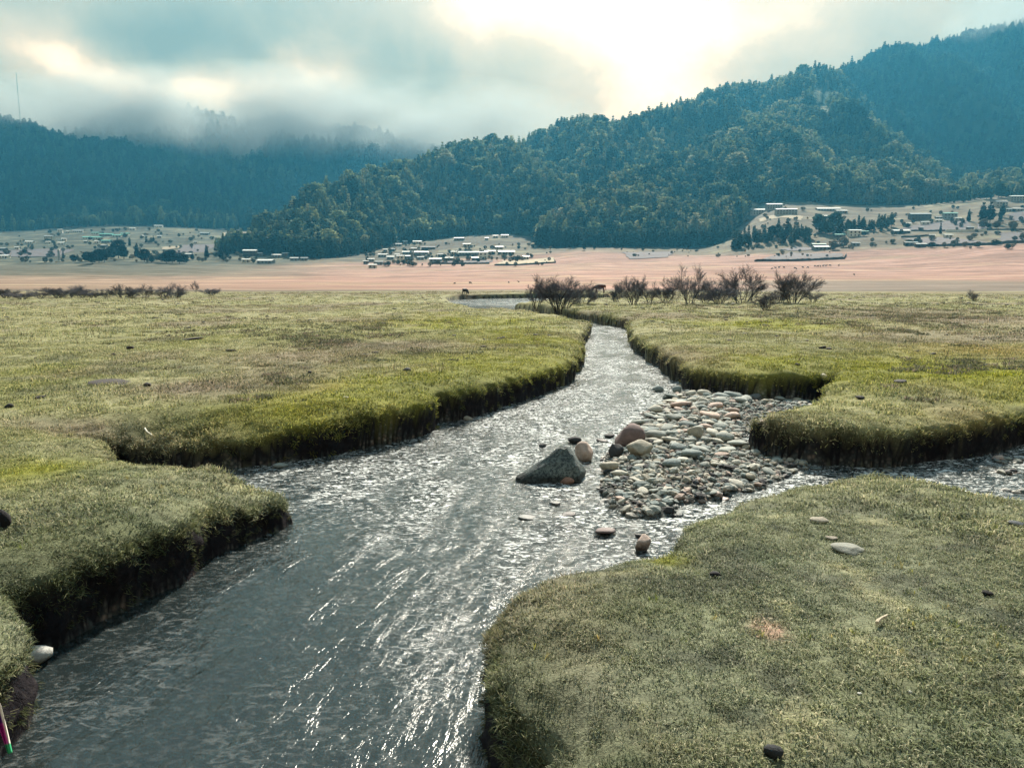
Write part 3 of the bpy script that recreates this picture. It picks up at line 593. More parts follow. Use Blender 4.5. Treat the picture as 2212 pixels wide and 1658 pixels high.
# low scrub and hedges between the houses
P, S, C = [], [], []
for n, x0, x1, y0, y1, hs in [(420, 790, 1190, 528, 576, 2.8), (520, 0, 560, 498, 568, 3.6), (340, 1640, 2230, 450, 540, 3.2), (120, 1330, 1800, 530, 556, 1.8)]:
    px = rng.uniform(x0, x1, n); py = y1 - (y1 - y0) * rng.random(n) ** 1.2
    for a, b_ in zip(px, py):
        if fbm(np.array([a / 22]), np.array([b_ / 5]), 2, 95)[0] < .0: continue
        q = hit(a, b_)
        if q[1] > 1250: continue
        P.append(q); S.append(hs * random.uniform(.5, 1.5)); C.append(np.array(random.choice([(.05, .065, .045), (.10, .10, .065), (.17, .15, .10), (.035, .045, .04)])) * random.uniform(.8, 1.2))
P = np.array(P); S = np.array(S); m = len(P)
scatter('scrub', P, np.stack([0 * S, 0 * S, rng.uniform(0, 6.28, m)], 1), np.stack([S * rng.uniform(1.2, 2.4, m), S * 1.3, S], 1), np.array(C), rng.choice(2, m), [joined('broad', 701, m_fol_i, .6), joined('broad', 702, m_fol_i, .6)], 'low scrub and hedge bushes between the far houses', 'scrub')

# trees of the left settlement
LT = [(137, 559, 16, 3), (160, 566, 16, 2), (168, 564, 14, 1), (188, 566, 22, 2), (200, 570, 26, 2), (214, 568, 30, 2), (226, 567, 34, 1), (240, 560, 26, 2), (256, 558, 38, 2), (268, 560, 34, 1), (296, 556, 30, 0), (312, 566, 28, 2), (328, 568, 20, 1), (350, 566, 18, 2), (360, 569, 26, 2), (372, 569, 30, 2), (388, 570, 28, 1), (400, 569, 20, 2), (416, 562, 16, 1), (447, 556, 26, 0), (478, 558, 26, 0), (491, 556, 24, 3)]
for i, (px, py, h_, k) in enumerate(LT):
    tree_part(px, py, h_, k, 'dark tree in the straggling row below the green roofed school' if i < 18 else ['short dark tree at the right end of the row below the school', 'tall dark conifer left of the pair beside the ploughed field', 'dark conifer of a pair left of the forested hill', 'slim dark conifer touching the left foot of the forested hill'][i - 18], 'tree row below the school' if i < 18 else None, (.018, .030, .030), 1.25)
for px, py, h_, k, lb in [(254, 527, 16, 3, 'slim dark conifer between the white houses right of the school'), (280, 531, 18, 0, 'dark conifer at the right end of the green school roofs'), (316, 524, 14, 0, 'small dark conifer behind the lone white house'), (332, 522, 13, 3, 'thin dark conifer right of the lone white house'), (115, 517, 9, 2, 'small round tree above the cream house'), (1232, 537, 20, 1, 'round dark tree above the right end of the village'), (1248, 534, 16, 3, 'slim dark tree between two rounder ones above the village'), (1262, 541, 20, 1, 'dark round tree beside the dirt gully'),
    (1284, 540, 16, 1, 'dark tree on the right side of the dirt gully'), (2031, 506, 24, 3, 'lone slim conifer on the edge of the ploughed terrace'), (2092, 478, 26, 0, 'dark conifer left of the tall pair beside the field'), (2122, 482, 42, 1, 'tall dark pine beside the right hand field, left of two'), (2138, 482, 44, 1, 'tall dark pine beside the right hand field, right of two'), (2160, 482, 32, 3, 'bare slim conifer left of the stone houses'), (2165, 470, 28, 1, 'leafy tree in front of the stone houses on the right')]:
    tree_part(px * (1 if px < 1300 or px > 1900 else 1), py, h_, k, lb, None, (.026, .044, .036))
for px, py, h_, lb in [(2129 - 6, 494, 20, 'round pale leafless tree above the dark field wall'), (2152, 494, 17, 'smaller pale leafless tree beside the round pale one'), (2188, 497, 20, 'pale blossomy tree near the right edge above the field wall'), (1800, 540, 20, 'pale grey green tree right of the dark grove'), (1822, 535, 22, 'pale broad tree left of the green shed')]:
    tree_part(px, py, h_, 2, lb, None, (.22, .19, .13), 1.3, 'pale_tree')

# ------------------------------------------------------------------ water
m_wat, t, b = mat('water')
gp = t.new('ShaderNodeNewGeometry').outputs['Position']
rot = t.new('ShaderNodeMapping', vector_type='TEXTURE'); t.put(rot.inputs[0], gp); rot.inputs['Rotation'].default_value = (0, 0, R(-15)); fl = rot.outputs[0]
rap = t.new('ShaderNodeAttribute', attribute_name='rapid').outputs['Fac']
w1 = t.noise(t.vmath('MULTIPLY', fl, (8.5, 1.9, 1)), 1.0, 4, .60, .9); w2 = t.noise(t.vmath('MULTIPLY', fl, (26, 12, 1)), 1.0, 3, .6, .8); w3 = t.noise(t.vmath('MULTIPLY', gp, (9, 16, 1)), 1.0, 4, .65, 1.4)
w0 = t.noise(t.vmath('MULTIPLY', fl, (2.2, .8, 1)), 1.0, 4, .55, 1.6); patch = t.mapr(t.noise(t.vmath('MULTIPLY', fl, (1.1, .45, 1)), 1.0, 3, .5, 1.0), .38, .62, .35, 1.35)
w1 = t.math('ADD', t.math('MULTIPLY', w0, 1.5), t.math('MULTIPLY', w1, patch)); rap = t.math('MULTIPLY', rap, patch)
h_ = t.math('ADD', t.math('ADD', t.math('MULTIPLY', w1, .55), t.math('MULTIPLY', w2, .13)), t.math('MULTIPLY', t.math('MULTIPLY', w3, rap), .75))
bn = t.new('ShaderNodeBump'); bn.inputs['Strength'].default_value = 1.0; bn.inputs['Distance'].default_value = .028; t.put(bn.inputs['Height'], h_)
fr = t.new('ShaderNodeFresnel'); fr.inputs['IOR'].default_value = 1.40; t.l.new(bn.outputs[0], fr.inputs['Normal'])
gl = t.new('ShaderNodeBsdfGlossy'); gl.inputs['Roughness'].default_value = .07; gl.inputs['Color'].default_value = (.95, .98, .97, 1); t.l.new(bn.outputs[0], gl.inputs['Normal'])
trn = t.new('ShaderNodeBsdfTransparent'); trn.inputs['Color'].default_value = (.60, .68, .66, 1); df = t.new('ShaderNodeBsdfDiffuse'); df.inputs['Color'].default_value = (.045, .066, .070, 1)
m1 = t.new('ShaderNodeMixShader'); m1.inputs[0].default_value = .30; t.l.new(trn.outputs[0], m1.inputs[1]); t.l.new(df.outputs[0], m1.inputs[2])
m2 = t.new('ShaderNodeMixShader'); t.put(m2.inputs[0], t.math('MULTIPLY', fr.outputs[0], 1.0, clamp=True)); t.l.new(m1.outputs[0], m2.inputs[1]); t.l.new(gl.outputs[0], m2.inputs[2])
foam_glint = t.new('ShaderNodeBsdfDiffuse'); foam_glint.inputs['Color'].default_value = (.75, .78, .76, 1); m3 = t.new('ShaderNodeMixShader')
fm = t.math('MULTIPLY', t.mapr(w3, .50, .66, 0, .85), rap); t.put(m3.inputs[0], t.math('MINIMUM', fm, 1.0)); t.l.new(m2.outputs[0], m3.inputs[1]); t.l.new(foam_glint.outputs[0], m3.inputs[2])  # white foam that also paints in bright sky reflections on the chop
t.l.new(m3.outputs[0], t.n['Material Output'].inputs[0])
rw = np.concatenate([np.exp(np.linspace(math.log(1.0), math.log(18), 330))[:-1], np.exp(np.linspace(math.log(18), math.log(121), 150))]); aw = np.radians(np.linspace(-60, 42, 420))
A2, R2 = np.meshgrid(aw, rw); wx = (R2 * np.sin(A2)).ravel(); wy = (R2 * np.cos(A2)).ravel()
ws = np.full(len(wx), -9.0); k = R2.ravel() < 75; ws[k] = sdf(wx[k], wy[k], STREAM); k = R2.ravel() > 55; ws[k] = np.maximum(ws[k], sdf(wx[k], wy[k], BEND))
fx = wx * math.cos(R(15)) - wy * math.sin(R(15)); fy = wx * math.sin(R(15)) + wy * math.cos(R(15))
rapid = np.clip(sstep(7.0, 9.5, wy) * 1.0 * (.55 + .6 * sstep(-.2, .4, fbm(wx / 1.1, wy / 1.8, 3, 33))) + .5 * sstep(-.6, .0, wx) * sstep(6.0, 7.5, wy), 0, 1.2) * sstep(60, 40, wy) + 1.0 * sstep(75, 85, wy) + .25 * sstep(-1.3, -.5, wx) * sstep(4, 5, wy) + .10
wz = WZ + .014 * fbm(fx / .28, fy / .75, 3, 34) + .02 * np.clip(rapid, 0, 1) * fbm(wx / .30, wy / .35, 3, 35) + .02 * sstep(7, 11, wy)
Fc = gridfaces(*R2.shape); Fc = Fc[(ws[Fc] > -.75).any(1)]; used = np.unique(Fc); rm = np.zeros(len(wx), np.int32); rm[used] = np.arange(len(used))
me = pymesh('water', np.stack([wx, wy, wz], 1)[used], rm[Fc], m_wat, True); setf(me, 'rapid', rapid[used]); tag(link('stream_water', me), kind='structure')

# ------------------------------------------------------------------ turf blades
m_grass, t, b = mat('grass_blades')
ic = t.new('ShaderNodeAttribute', attribute_name='icol', attribute_type='INSTANCER').outputs['Color']
bl = t.new('ShaderNodeAttribute', attribute_name='tone'); c = t.vmath('MULTIPLY', ic, bl.outputs['Color'])
t.put(b.inputs['Base Color'], c); b.inputs['Roughness'].default_value = .75; b.inputs['Specular IOR Level'].default_value = .12
tr = t.new('ShaderNodeBsdfTranslucent'); t.put(tr.inputs[0], c); mx = t.new('ShaderNodeMixShader'); mx.inputs[0].default_value = .4; t.l.new(b.outputs[0], mx.inputs[1]); t.l.new(tr.outputs[0], mx.inputs[2]); t.l.new(mx.outputs[0], t.n['Material Output'].inputs[0])
def tuft(seed, n, rad, hmin, hmax, wd, droop):
    r = np.random.default_rng(seed); V, Fq, T = [], [], []
    for i in range(n):
        a = r.uniform(0, 6.283); q = rad * math.sqrt(r.random()); p = np.array([q * math.cos(a), q * math.sin(a), -.008]); an = r.uniform(0, 6.283); d = np.array([math.cos(an), math.sin(an), 0]); sd_ = np.array([-d[1], d[0], 0]) * wd * r.uniform(.7, 1.3)
        h = r.uniform(hmin, hmax); ln = r.uniform(.2, 1.0) * droop; i0 = len(V)
        m_ = p + np.array([0, 0, h * .6]) + d * h * ln * .35; e_ = p + np.array([0, 0, h * (1 - .35 * ln)]) + d * h * ln
        V += [p - sd_, p + sd_, m_ + sd_ * .7, m_ - sd_ * .7, e_]; Fq += [(i0, i0 + 1, i0 + 2), (i0, i0 + 2, i0 + 3), (i0 + 3, i0 + 2, i0 + 4)]
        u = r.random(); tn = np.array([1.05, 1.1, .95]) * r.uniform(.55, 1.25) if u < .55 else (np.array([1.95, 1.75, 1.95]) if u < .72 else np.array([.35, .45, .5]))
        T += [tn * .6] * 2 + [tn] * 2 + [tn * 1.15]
    me = pymesh('tuft', V, np.array(Fq), m_grass); setcol(me, 'tone', np.clip(np.array(T), 0, 2)); return me
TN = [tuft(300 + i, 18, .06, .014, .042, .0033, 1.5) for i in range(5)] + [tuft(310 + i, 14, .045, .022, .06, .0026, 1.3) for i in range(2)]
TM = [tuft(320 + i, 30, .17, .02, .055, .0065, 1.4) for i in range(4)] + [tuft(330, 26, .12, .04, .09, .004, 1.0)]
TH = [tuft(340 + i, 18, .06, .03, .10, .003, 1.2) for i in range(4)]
def sample(n, r0, r1, amax=40):
    a = np.radians(rng.uniform(-amax, amax, n)); r = np.sqrt(rng.uniform(r0 * r0, r1 * r1, n)); return r * np.sin(a), r * np.cos(a)
def normals(x, y, e=.03):
    z0 = meadow_parts(x, y)[0]; zx = meadow_parts(x + e, y)[0]; zy = meadow_parts(x, y + e)[0]; return np.stack([-(zx - z0) / e, -(zy - z0) / e, np.ones(len(x))], 1)
def vary(c): return np.clip(c * rng.uniform(.75, 1.3, (len(c), 1)), .01, .6)
def lay(name, bands, meshes, label):
    P, E, S, C, V = [], [], [], [], []
    for n, r0, r1, s0, s1, vset in bands:
        x, y = sample(n, r0, r1, 54 if r1 < 14 else 40); z, sd_, wl = meadow_parts(x, y); den = .55 + .45 * np.clip(.5 + 1.2 * fbm(x / .3, y / .3, 3, 55), 0, 1)
        k = (sd_ > np.where(r0 > 60, .9, .05)) & (wl < .55) & (rng.random(n) < den * (1 - .8 * np.exp(-((x - SAND[0]) / .08) ** 2 - ((y - SAND[1]) / .12) ** 2))) & (y > 2.2); x, y, z = x[k], y[k], z[k]; m = len(x); nn = normals(x, y); nn[:, 2] += .6; ddx, ddy = lean(x, y, z, sd_[k]); x0_, y0_ = x, y; x = x + ddx; y = y + ddy
        P.append(np.stack([x, y, z], 1)); E.append(eulers(nn, rng.uniform(0, 6.28, m))); s = rng.uniform(s0, s1, m) * (.75 + .5 * np.clip(.5 + fbm(x / .8, y / .8, 3, 56), 0, 1)); S.append(np.stack([s, s, s * rng.uniform(.6, 1.15, m)], 1)); C.append(vary(turf(x, y))); V.append(rng.choice(vset, m))
    return scatter(name, cat_(P), cat_(E), cat_(S), cat_(C), cat_(V), meshes, label, 'grass')
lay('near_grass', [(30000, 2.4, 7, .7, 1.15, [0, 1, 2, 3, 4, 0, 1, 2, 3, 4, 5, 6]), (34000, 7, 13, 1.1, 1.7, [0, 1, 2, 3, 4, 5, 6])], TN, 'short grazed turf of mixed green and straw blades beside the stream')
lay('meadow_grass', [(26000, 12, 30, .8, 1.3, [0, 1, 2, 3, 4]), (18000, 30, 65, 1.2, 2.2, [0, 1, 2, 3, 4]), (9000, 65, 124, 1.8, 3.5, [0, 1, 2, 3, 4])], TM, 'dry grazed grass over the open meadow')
# fringe of longer grass hanging over the bank lips
P, E, S, C, V = [], [], [], [], []
for n, r0, r1, s0, s1 in [(110000, 2.4, 9, .5, .95), (130000, 9, 26, .7, 1.4), (90000, 26, 60, 1.2, 2.2)]:
    x, y = sample(n, r0, r1); k = np.abs(-sdf(x, y, STREAM) - .15) < .45; x, y = x[k], y[k]; z, sd_, wl = meadow_parts(x, y); k = (sd_ > .0) & (wl > .22) & (rng.random(len(x)) < np.where(wl < .45, .6, .16)); x, y, z, wl = x[k], y[k], z[k], wl[k]
    nn = normals(x, y); h2 = np.hypot(nn[:, 0], nn[:, 1]) + 1e-6; o_ = nn[:, :2] / h2[:, None]; ddx, ddy = lean(x, y, z, sd_[k]); x = x + ddx; y = y + ddy; m = len(x); up = np.stack([o_[:, 0] * 1.0, o_[:, 1] * 1.0, np.where(wl > .45, -.3, 1.3) + rng.normal(0, .35, m)], 1)
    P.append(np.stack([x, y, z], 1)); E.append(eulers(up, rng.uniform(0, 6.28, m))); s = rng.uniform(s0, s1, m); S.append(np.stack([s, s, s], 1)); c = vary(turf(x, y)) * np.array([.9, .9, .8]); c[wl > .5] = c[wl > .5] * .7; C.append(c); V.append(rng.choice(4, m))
scatter('bank_grass', cat_(P), cat_(E), cat_(S), cat_(C), cat_(V), TH, 'longer grass and roots hanging over the edges of the stream banks', 'grass')
# brighter tussocks in the near turf
x, y = sample(900, 2.6, 11); z, sd_, wl = meadow_parts(x, y); k = (sd_ > .3) & (fbm(x / .7, y / .7, 2, 59) > .12); x, y, z = x[k], y[k], z[k]; m = len(x); s = rng.uniform(.5, 1.1, m); cc = np.array([[.30, .30, .07], [.40, .33, .12], [.20, .24, .05]])[rng.choice(3, m)]
scatter('grass_tussocks', np.stack([x, y, z], 1), np.stack([rng.normal(0, .2, m), rng.normal(0, .2, m), rng.uniform(0, 6.28, m)], 1), np.stack([s, s, s], 1), vary(cc), rng.choice(2, m), [tuft(370 + i, 16, .035, .03, .085, .0018, .8) for i in range(2)], 'small yellow green tussocks in the near turf', 'grass')
# darker heath tussocks on the rougher parts of the meadow
P, C = [], []
for n, x0, x1, y0, y1 in [(1500, 1640, 2230, 648, 720), (700, 560, 1000, 690, 780), (500, 100, 700, 645, 740), (500, 380, 620, 800, 860), (400, 20, 330, 880, 930), (500, 1300, 1800, 655, 690), (300, 1960, 2212, 720, 860)]:
    px = rng.triangular(x0 - 60, (x0 + x1) / 2, x1 + 60, n); py = rng.triangular(y0 - 8, (y0 + y1) / 2, y1 + 8, n); q = at(px, py, 0); k = (fbm(q[0] / 2.2, q[1] / 3.5, 4, 96) > .06) & (q[1] < 122); P.append(np.stack([q[0][k], q[1][k]], 1))
P = np.concatenate(P); z, sd_, wl = meadow_parts(P[:, 0], P[:, 1]); k = sd_ > .4; P = P[k]; z = z[k]; m = len(P); s = rng.uniform(.6, 1.3, m) * (.8 + P[:, 1] / 60)
scatter('heath_tussocks', np.stack([P[:, 0], P[:, 1], z], 1), np.stack([0 * s, 0 * s, rng.uniform(0, 6.28, m)], 1), np.stack([s * 1.3, s, s * .9], 1), np.array([[.13, .13, .07], [.19, .155, .12], [.10, .11, .065]])[rng.choice(3, m)], rng.choice(2, m), [tuft(380 + i, 40, .17, .04, .11, .007, 1.3) for i in range(2)], 'darker tussocks on the rougher meadow', 'grass')
# dry weed stalks standing in the far meadow
x, y = sample(2200, 14, 122); k = (fbm(x / 7, y / 7, 2, 57) > .05); x, y = x[k], y[k]; z, sd_, wl = meadow_parts(x, y); k = sd_ > .8; x, y, z = x[k], y[k], z[k]; m = len(x); s = rng.uniform(.25, .7, m) * 2.4
ST = [tuft(360 + i, 9, .10, .15, .30, .0035, .5) for i in range(3)]
scatter('dry_weeds', np.stack([x, y, z], 1), np.stack([rng.normal(0, .15, m), rng.normal(0, .15, m), rng.uniform(0, 6.28, m)], 1), np.stack([s, s, s], 1), np.tile([.11, .09, .06], (m, 1)), rng.choice(3, m), ST, 'thin dry weed stalks standing in the meadow', 'weeds')
# ------------------------------------------------------------------ stones
m_rock, t, b = mat('river_stone')
oc = t.new('ShaderNodeObjectInfo').outputs['Color']; tcd = t.new('ShaderNodeTexCoord').outputs['Object']; gp = t.new('ShaderNodeNewGeometry').outputs['Position']; sz = t.new('ShaderNodeSeparateXYZ'); t.l.new(gp, sz.inputs[0])
n1 = t.noise(tcd, 3.0, 5, .65); n2 = t.noise(tcd, 26, 3, .7)
c = t.vmath('SCALE', oc, t.math('MULTIPLY', t.mapr(n1, .3, .7, .72, 1.2), t.mapr(n2, .3, .7, .8, 1.15)))
wet = t.mapr(t.math('ADD', sz.outputs[2], t.math('MULTIPLY', n1, .06)), WZ + .05, WZ + .12, 1.0, 0.0)   # the part the stream keeps wet
c = t.mix(wet, c, t.vmath('SCALE', c, .38)); t.put(b.inputs['Base Color'], c); t.put(b.inputs['Roughness'], t.mapr(wet, 0, 1, .85, .35)); b.inputs['Specular IOR Level'].default_value = .3
bn = t.new('ShaderNodeBump'); bn.inputs['Strength'].default_value = .5; bn.inputs['Distance'].default_value = .02; t.put(bn.inputs['Height'], t.math('ADD', n1, t.math('MULTIPLY', n2, .3))); t.l.new(bn.outputs[0], b.inputs['Normal'])
m_rock_i = m_rock.copy(); m_rock_i.name = 'gravel_stone'
for n_ in list(m_rock_i.node_tree.nodes):
    if n_.type == 'OBJECT_INFO':
        q = m_rock_i.node_tree.nodes.new('ShaderNodeAttribute'); q.attribute_name = 'icol'; q.attribute_type = 'INSTANCER'
        for lk in list(n_.outputs['Color'].links): m_rock_i.node_tree.links.new(q.outputs['Color'], lk.to_socket)
def rock_mesh(seed, sub=2, ang=.0, flat=1.0, mt=None, cuts=5):
    r = random.Random(seed); bm = bmesh.new(); bmesh.ops.create_icosphere(bm, subdivisions=sub, radius=1.0)
    pl = []
    for _ in range(cuts):
        d = Vector((r.gauss(0, 1), r.gauss(0, 1), r.gauss(0, 1))).normalized(); pl.append((d, r.uniform(.50, .84)))
    o = r.uniform(0, 50)
    for v in bm.verts:
        p = v.co.copy()
        for d, k in pl:
            q = p.dot(d)
            if q > k: p -= d * (q - k) * (.9 + .1 * ang)
        nz = float(fbm(np.array([p.x * 1.3 + o]), np.array([p.y * 1.3 + p.z * 1.7]), 3, seed % 50)[0]); p *= 1 + .13 * nz; v.co = Vector((p.x, p.y, p.z * flat))
    me = bpy.data.meshes.new('stone'); bm.to_mesh(me); bm.free(); me.materials.append(mt or m_rock); me.polygons.foreach_set('use_smooth', np.full(len(me.polygons), ang < .5)); return me
COBB = [rock_mesh(400 + i, 2, .2, .8, cuts=6 + i % 4) for i in range(12)]
BLK = [rock_mesh(440 + i, 3, .3, 1.0, cuts=9) for i in range(6)]
GREY = (.27, .295, .27); PINK = (.42, .33, .28); TAN = (.33, .31, .25); DARK = (.045, .048, .052); PALE = (.44, .43, .37); MAUVE = (.17, .125, .12); SLATE = (.18, .22, .215)
def stone(mesh, px, py, wpx, hpx, label, col, group=None, z=None, name='stone', yaw=None, dep=.8, cat='stone', sink=.12):
    """px, py: foot of the stone in the photo (2500 wide), wpx, hpx its size there"""
    px, py, wpx, hpx = (q * .8848 for q in (px, py, wpx, hpx))
    if z is None: p = hit(px, py)
    else: q = at(px, py, z); p = np.array([q[0], q[1], max(z, float(ground_z(q[0], q[1])[0]))])
    w_ = wpx / F * p[1]; h_ = hpx / F * p[1]; o = link(name, mesh); o.scale = (w_ * .56, w_ * .56 * dep, h_ * .62); o.location = (p[0], p[1] + w_ * .3, p[2] + h_ * .5 - h_ * sink); o.rotation_euler = (random.uniform(-.15, .15), random.uniform(-.15, .15), random.uniform(-.6, .6) if yaw is None else yaw); o.color = (*col, 1)
    return tag(o, label, cat, group)
# the great wedge boulder in midstream
def wedge():
    zw = WZ - .12; f = lambda px, py, z: at(px, py, z)
    A = at(1113, 1045, WZ); Bq = at(1258, 1047, WZ); y0 = float(A[1]); ap = at_d(1226, 962, y0 + .28); rt = at_d(1266, 1018, y0 + .35)
    L0 = at_d(1112, 1030, y0 + .12); pts = [(A[0], A[1], zw), (Bq[0] - .03, Bq[1], zw), (Bq[0] + .06, y0 + .55, zw), (A[0] + .05, y0 + .6, zw), tuple(L0), (L0[0] + .12, y0 - .01, L0[2] - .05), (Bq[0] - .02, y0 + .02, WZ + .13), tuple(rt), tuple(ap), (ap[0] + .06, ap[1] + .28, ap[2] - .05), (ap[0] - .10, ap[1] + .02, ap[2] - .03), (L0[0] + .2, y0 + .5, L0[2] + .02)]
    bm = bmesh.new()
    for p in pts: bm.verts.new(p)
    bmesh.ops.convex_hull(bm, input=bm.verts[:]); 
    for v in [v for v in bm.verts if not v.link_faces]: bm.verts.remove(v)
    bmesh.ops.bevel(bm, geom=bm.edges[:], offset=.022, segments=1, affect='EDGES'); bmesh.ops.triangulate(bm, faces=bm.faces[:]); bmesh.ops.subdivide_edges(bm, edges=[e_ for e_ in bm.edges if e_.calc_length() > .12], cuts=3, use_grid_fill=True); bmesh.ops.triangulate(bm, faces=bm.faces[:])
    bm.normal_update()
    for v in bm.verts: v.co += v.normal * .034 * float(fbm(np.array([v.co.x * 6]), np.array([v.co.y * 6 + v.co.z * 8]), 3, 9)[0])
    c0 = Vector((float(A[0] + Bq[0]) / 2, y0 + .3, WZ)); bmesh.ops.translate(bm, vec=-c0, verts=bm.verts[:])
    me = bpy.data.meshes.new('boulder'); bm.to_mesh(me); bm.free(); m_, t, b = mat('speckled_rock'); tcd = t.new('ShaderNodeTexCoord').outputs['Object']
    n1 = t.noise(tcd, 4, 5, .6); n2 = t.noise(tcd, 30, 3, .75); c = t.mix(t.mapr(n2, .42, .56), (.03, .04, .045), t.ramp(n1, [(.3, (.085, .115, .112)), (.7, (.17, .20, .185))]))
    gp = t.new('ShaderNodeNewGeometry').outputs['Position']; sz = t.new('ShaderNodeSeparateXYZ'); t.l.new(gp, sz.inputs[0]); wet = t.mapr(t.math('ADD', sz.outputs[2], t.math('MULTIPLY', n1, .08)), WZ + .12, WZ + .18, 1.0, 0.0)
    c = t.mix(wet, c, t.vmath('SCALE', c, .3)); t.put(b.inputs['Base Color'], c); b.inputs['Roughness'].default_value = .7; bn = t.new('ShaderNodeBump'); bn.inputs['Strength'].default_value = .6; bn.inputs['Distance'].default_value = .015; t.put(bn.inputs['Height'], n2); t.l.new(bn.outputs[0], b.inputs['Normal'])
    me.materials.append(m_); o = link('boulder', me); o.location = c0; return tag(o, 'great dark wedge shaped boulder with a sharp peak in midstream', 'boulder')
wedge()
W_ = WZ
STONES = [(BLK[0], 1428, 1128, 58, 48, 'rounded pinkish boulder right behind the dark wedge boulder', PINK), (BLK[1], 1537, 1096, 78, 56, 'big reddish brown angular boulder at the tip of the stony bar', MAUVE), (BLK[2], 1503, 1124, 40, 40, 'black rounded boulder leaning at the foot of the reddish brown one', DARK), (BLK[3], 1564, 1128, 64, 46, 'tan block shaped boulder in front of the reddish brown one', TAN),
 (COBB[0], 1490, 1160, 48, 28, 'oval tan stone at the edge of the water below the tan block', TAN), (COBB[1], 1383, 1184, 44, 20, 'low rusty stone lying at the right foot of the wedge boulder', (.30, .17, .12)), (COBB[2], 1325, 1096, 24, 14, 'small dark stone in the water left of the wedge boulder peak', DARK), (COBB[3], 1403, 1084, 34, 20, 'dark wet stone in the water above the pinkish boulder', DARK), (COBB[4], 1473, 1082, 32, 12, 'flat black stone in the water left of the reddish brown boulder', DARK), (COBB[5], 1489, 1070, 30, 12, 'small dark stone in water just above the flat black one', DARK),
 (COBB[6], 1473, 1210, 20, 16, 'lone black stone in the shallows below the oval tan stone', DARK), (COBB[7], 1356, 1233, 34, 9, 'low dark stone barely breaking the water below the wedge boulder', SLATE), (COBB[8], 1390, 1262, 38, 10, 'flat dark stone awash in the rapid below the wedge boulder', DARK), (COBB[9], 1288, 1270, 46, 10, 'flat grey stone awash left of the dark one in the rapid', SLATE), (COBB[10], 1478, 1307, 58, 20, 'flat mauve slab breaking the water near the grassy point', MAUVE), (BLK[4], 1572, 1346, 42, 44, 'pointed pink stone standing in the water at the grassy bank', PINK), (COBB[0], 1561, 1314, 22, 14, 'small dark stone beside the pointed pink one', DARK),
 (COBB[1], 1607, 958, 30, 20, 'rounded grey stone alone in the water at the upper end of the bar', SLATE), (COBB[2], 1655, 964, 30, 22, 'rounded grey stone at the corner of the undercut bank', SLATE), (COBB[3], 1695, 1150, 62, 26, 'long smooth blue grey stone lying in the gravel', SLATE), (COBB[4], 1660, 1128, 44, 22, 'smooth greenish grey stone above the long blue grey one', SLATE), (COBB[5], 1640, 1168, 56, 24, 'grey slab lying left of the long blue grey stone', SLATE), (COBB[6], 1797, 986, 52, 24, 'large long grey stone under the dark undercut bank', SLATE), (COBB[7], 1846, 988, 36, 22, 'blunt dark grey stone right of the long one under the bank', (.11, .12, .12)), (COBB[8], 1726, 978, 42, 18, 'pale flat stone left of the long one under the bank', PALE),
 (BLK[5], 1703, 1090, 44, 34, 'rounded tan stone standing proud among the cobbles', TAN), (COBB[9], 1773, 1088, 46, 26, 'large grey stone against the foot of the right hand grassy lobe', GREY), (COBB[10], 1790, 1022, 36, 20, 'pink stone at the left tip of the right hand grassy lobe', PINK), (COBB[11], 1752, 1016, 42, 18, 'larger pink stone left of the one at the tip of the lobe', PINK), (COBB[0], 1740, 1040, 54, 18, 'broad pinkish white slab among the cobbles', (.45, .35, .29)), (COBB[1], 1600, 1014, 42, 22, 'pale pointed stone on the water side of the bar', PALE), (COBB[2], 1690, 975, 34, 16, 'pale grey stone at the upper left of the cobbles', PALE), (COBB[3], 1665, 1006, 56, 18, 'long pinkish ledge of stone in the upper cobbles', (.36, .27, .23)), (COBB[4], 1766, 1136, 36, 12, 'flat pink stone lying in the fine gravel', PINK), (COBB[5], 1745, 1158, 30, 11, 'flat white stone lying in the fine gravel', PALE),
 (COBB[6], 1995, 1149, 34, 10, 'flat dark stone at the foot of the lobe in the side channel', SLATE), (COBB[7], 2172, 1153, 26, 8, 'small pale flat stone in the side channel', PALE), (COBB[8], 1144, 1030, 24, 18, 'round tan stone at the waterline under the left bank', TAN), (COBB[9], 682, 1146, 34, 18, 'grey stone in the gap behind the left grassy point', GREY), (COBB[5], 80, 1628, 84, 54, 'pale grey rock under the left bank at the water edge', (.46, .46, .43))]
for s_ in STONES: stone(*s_, z=W_)
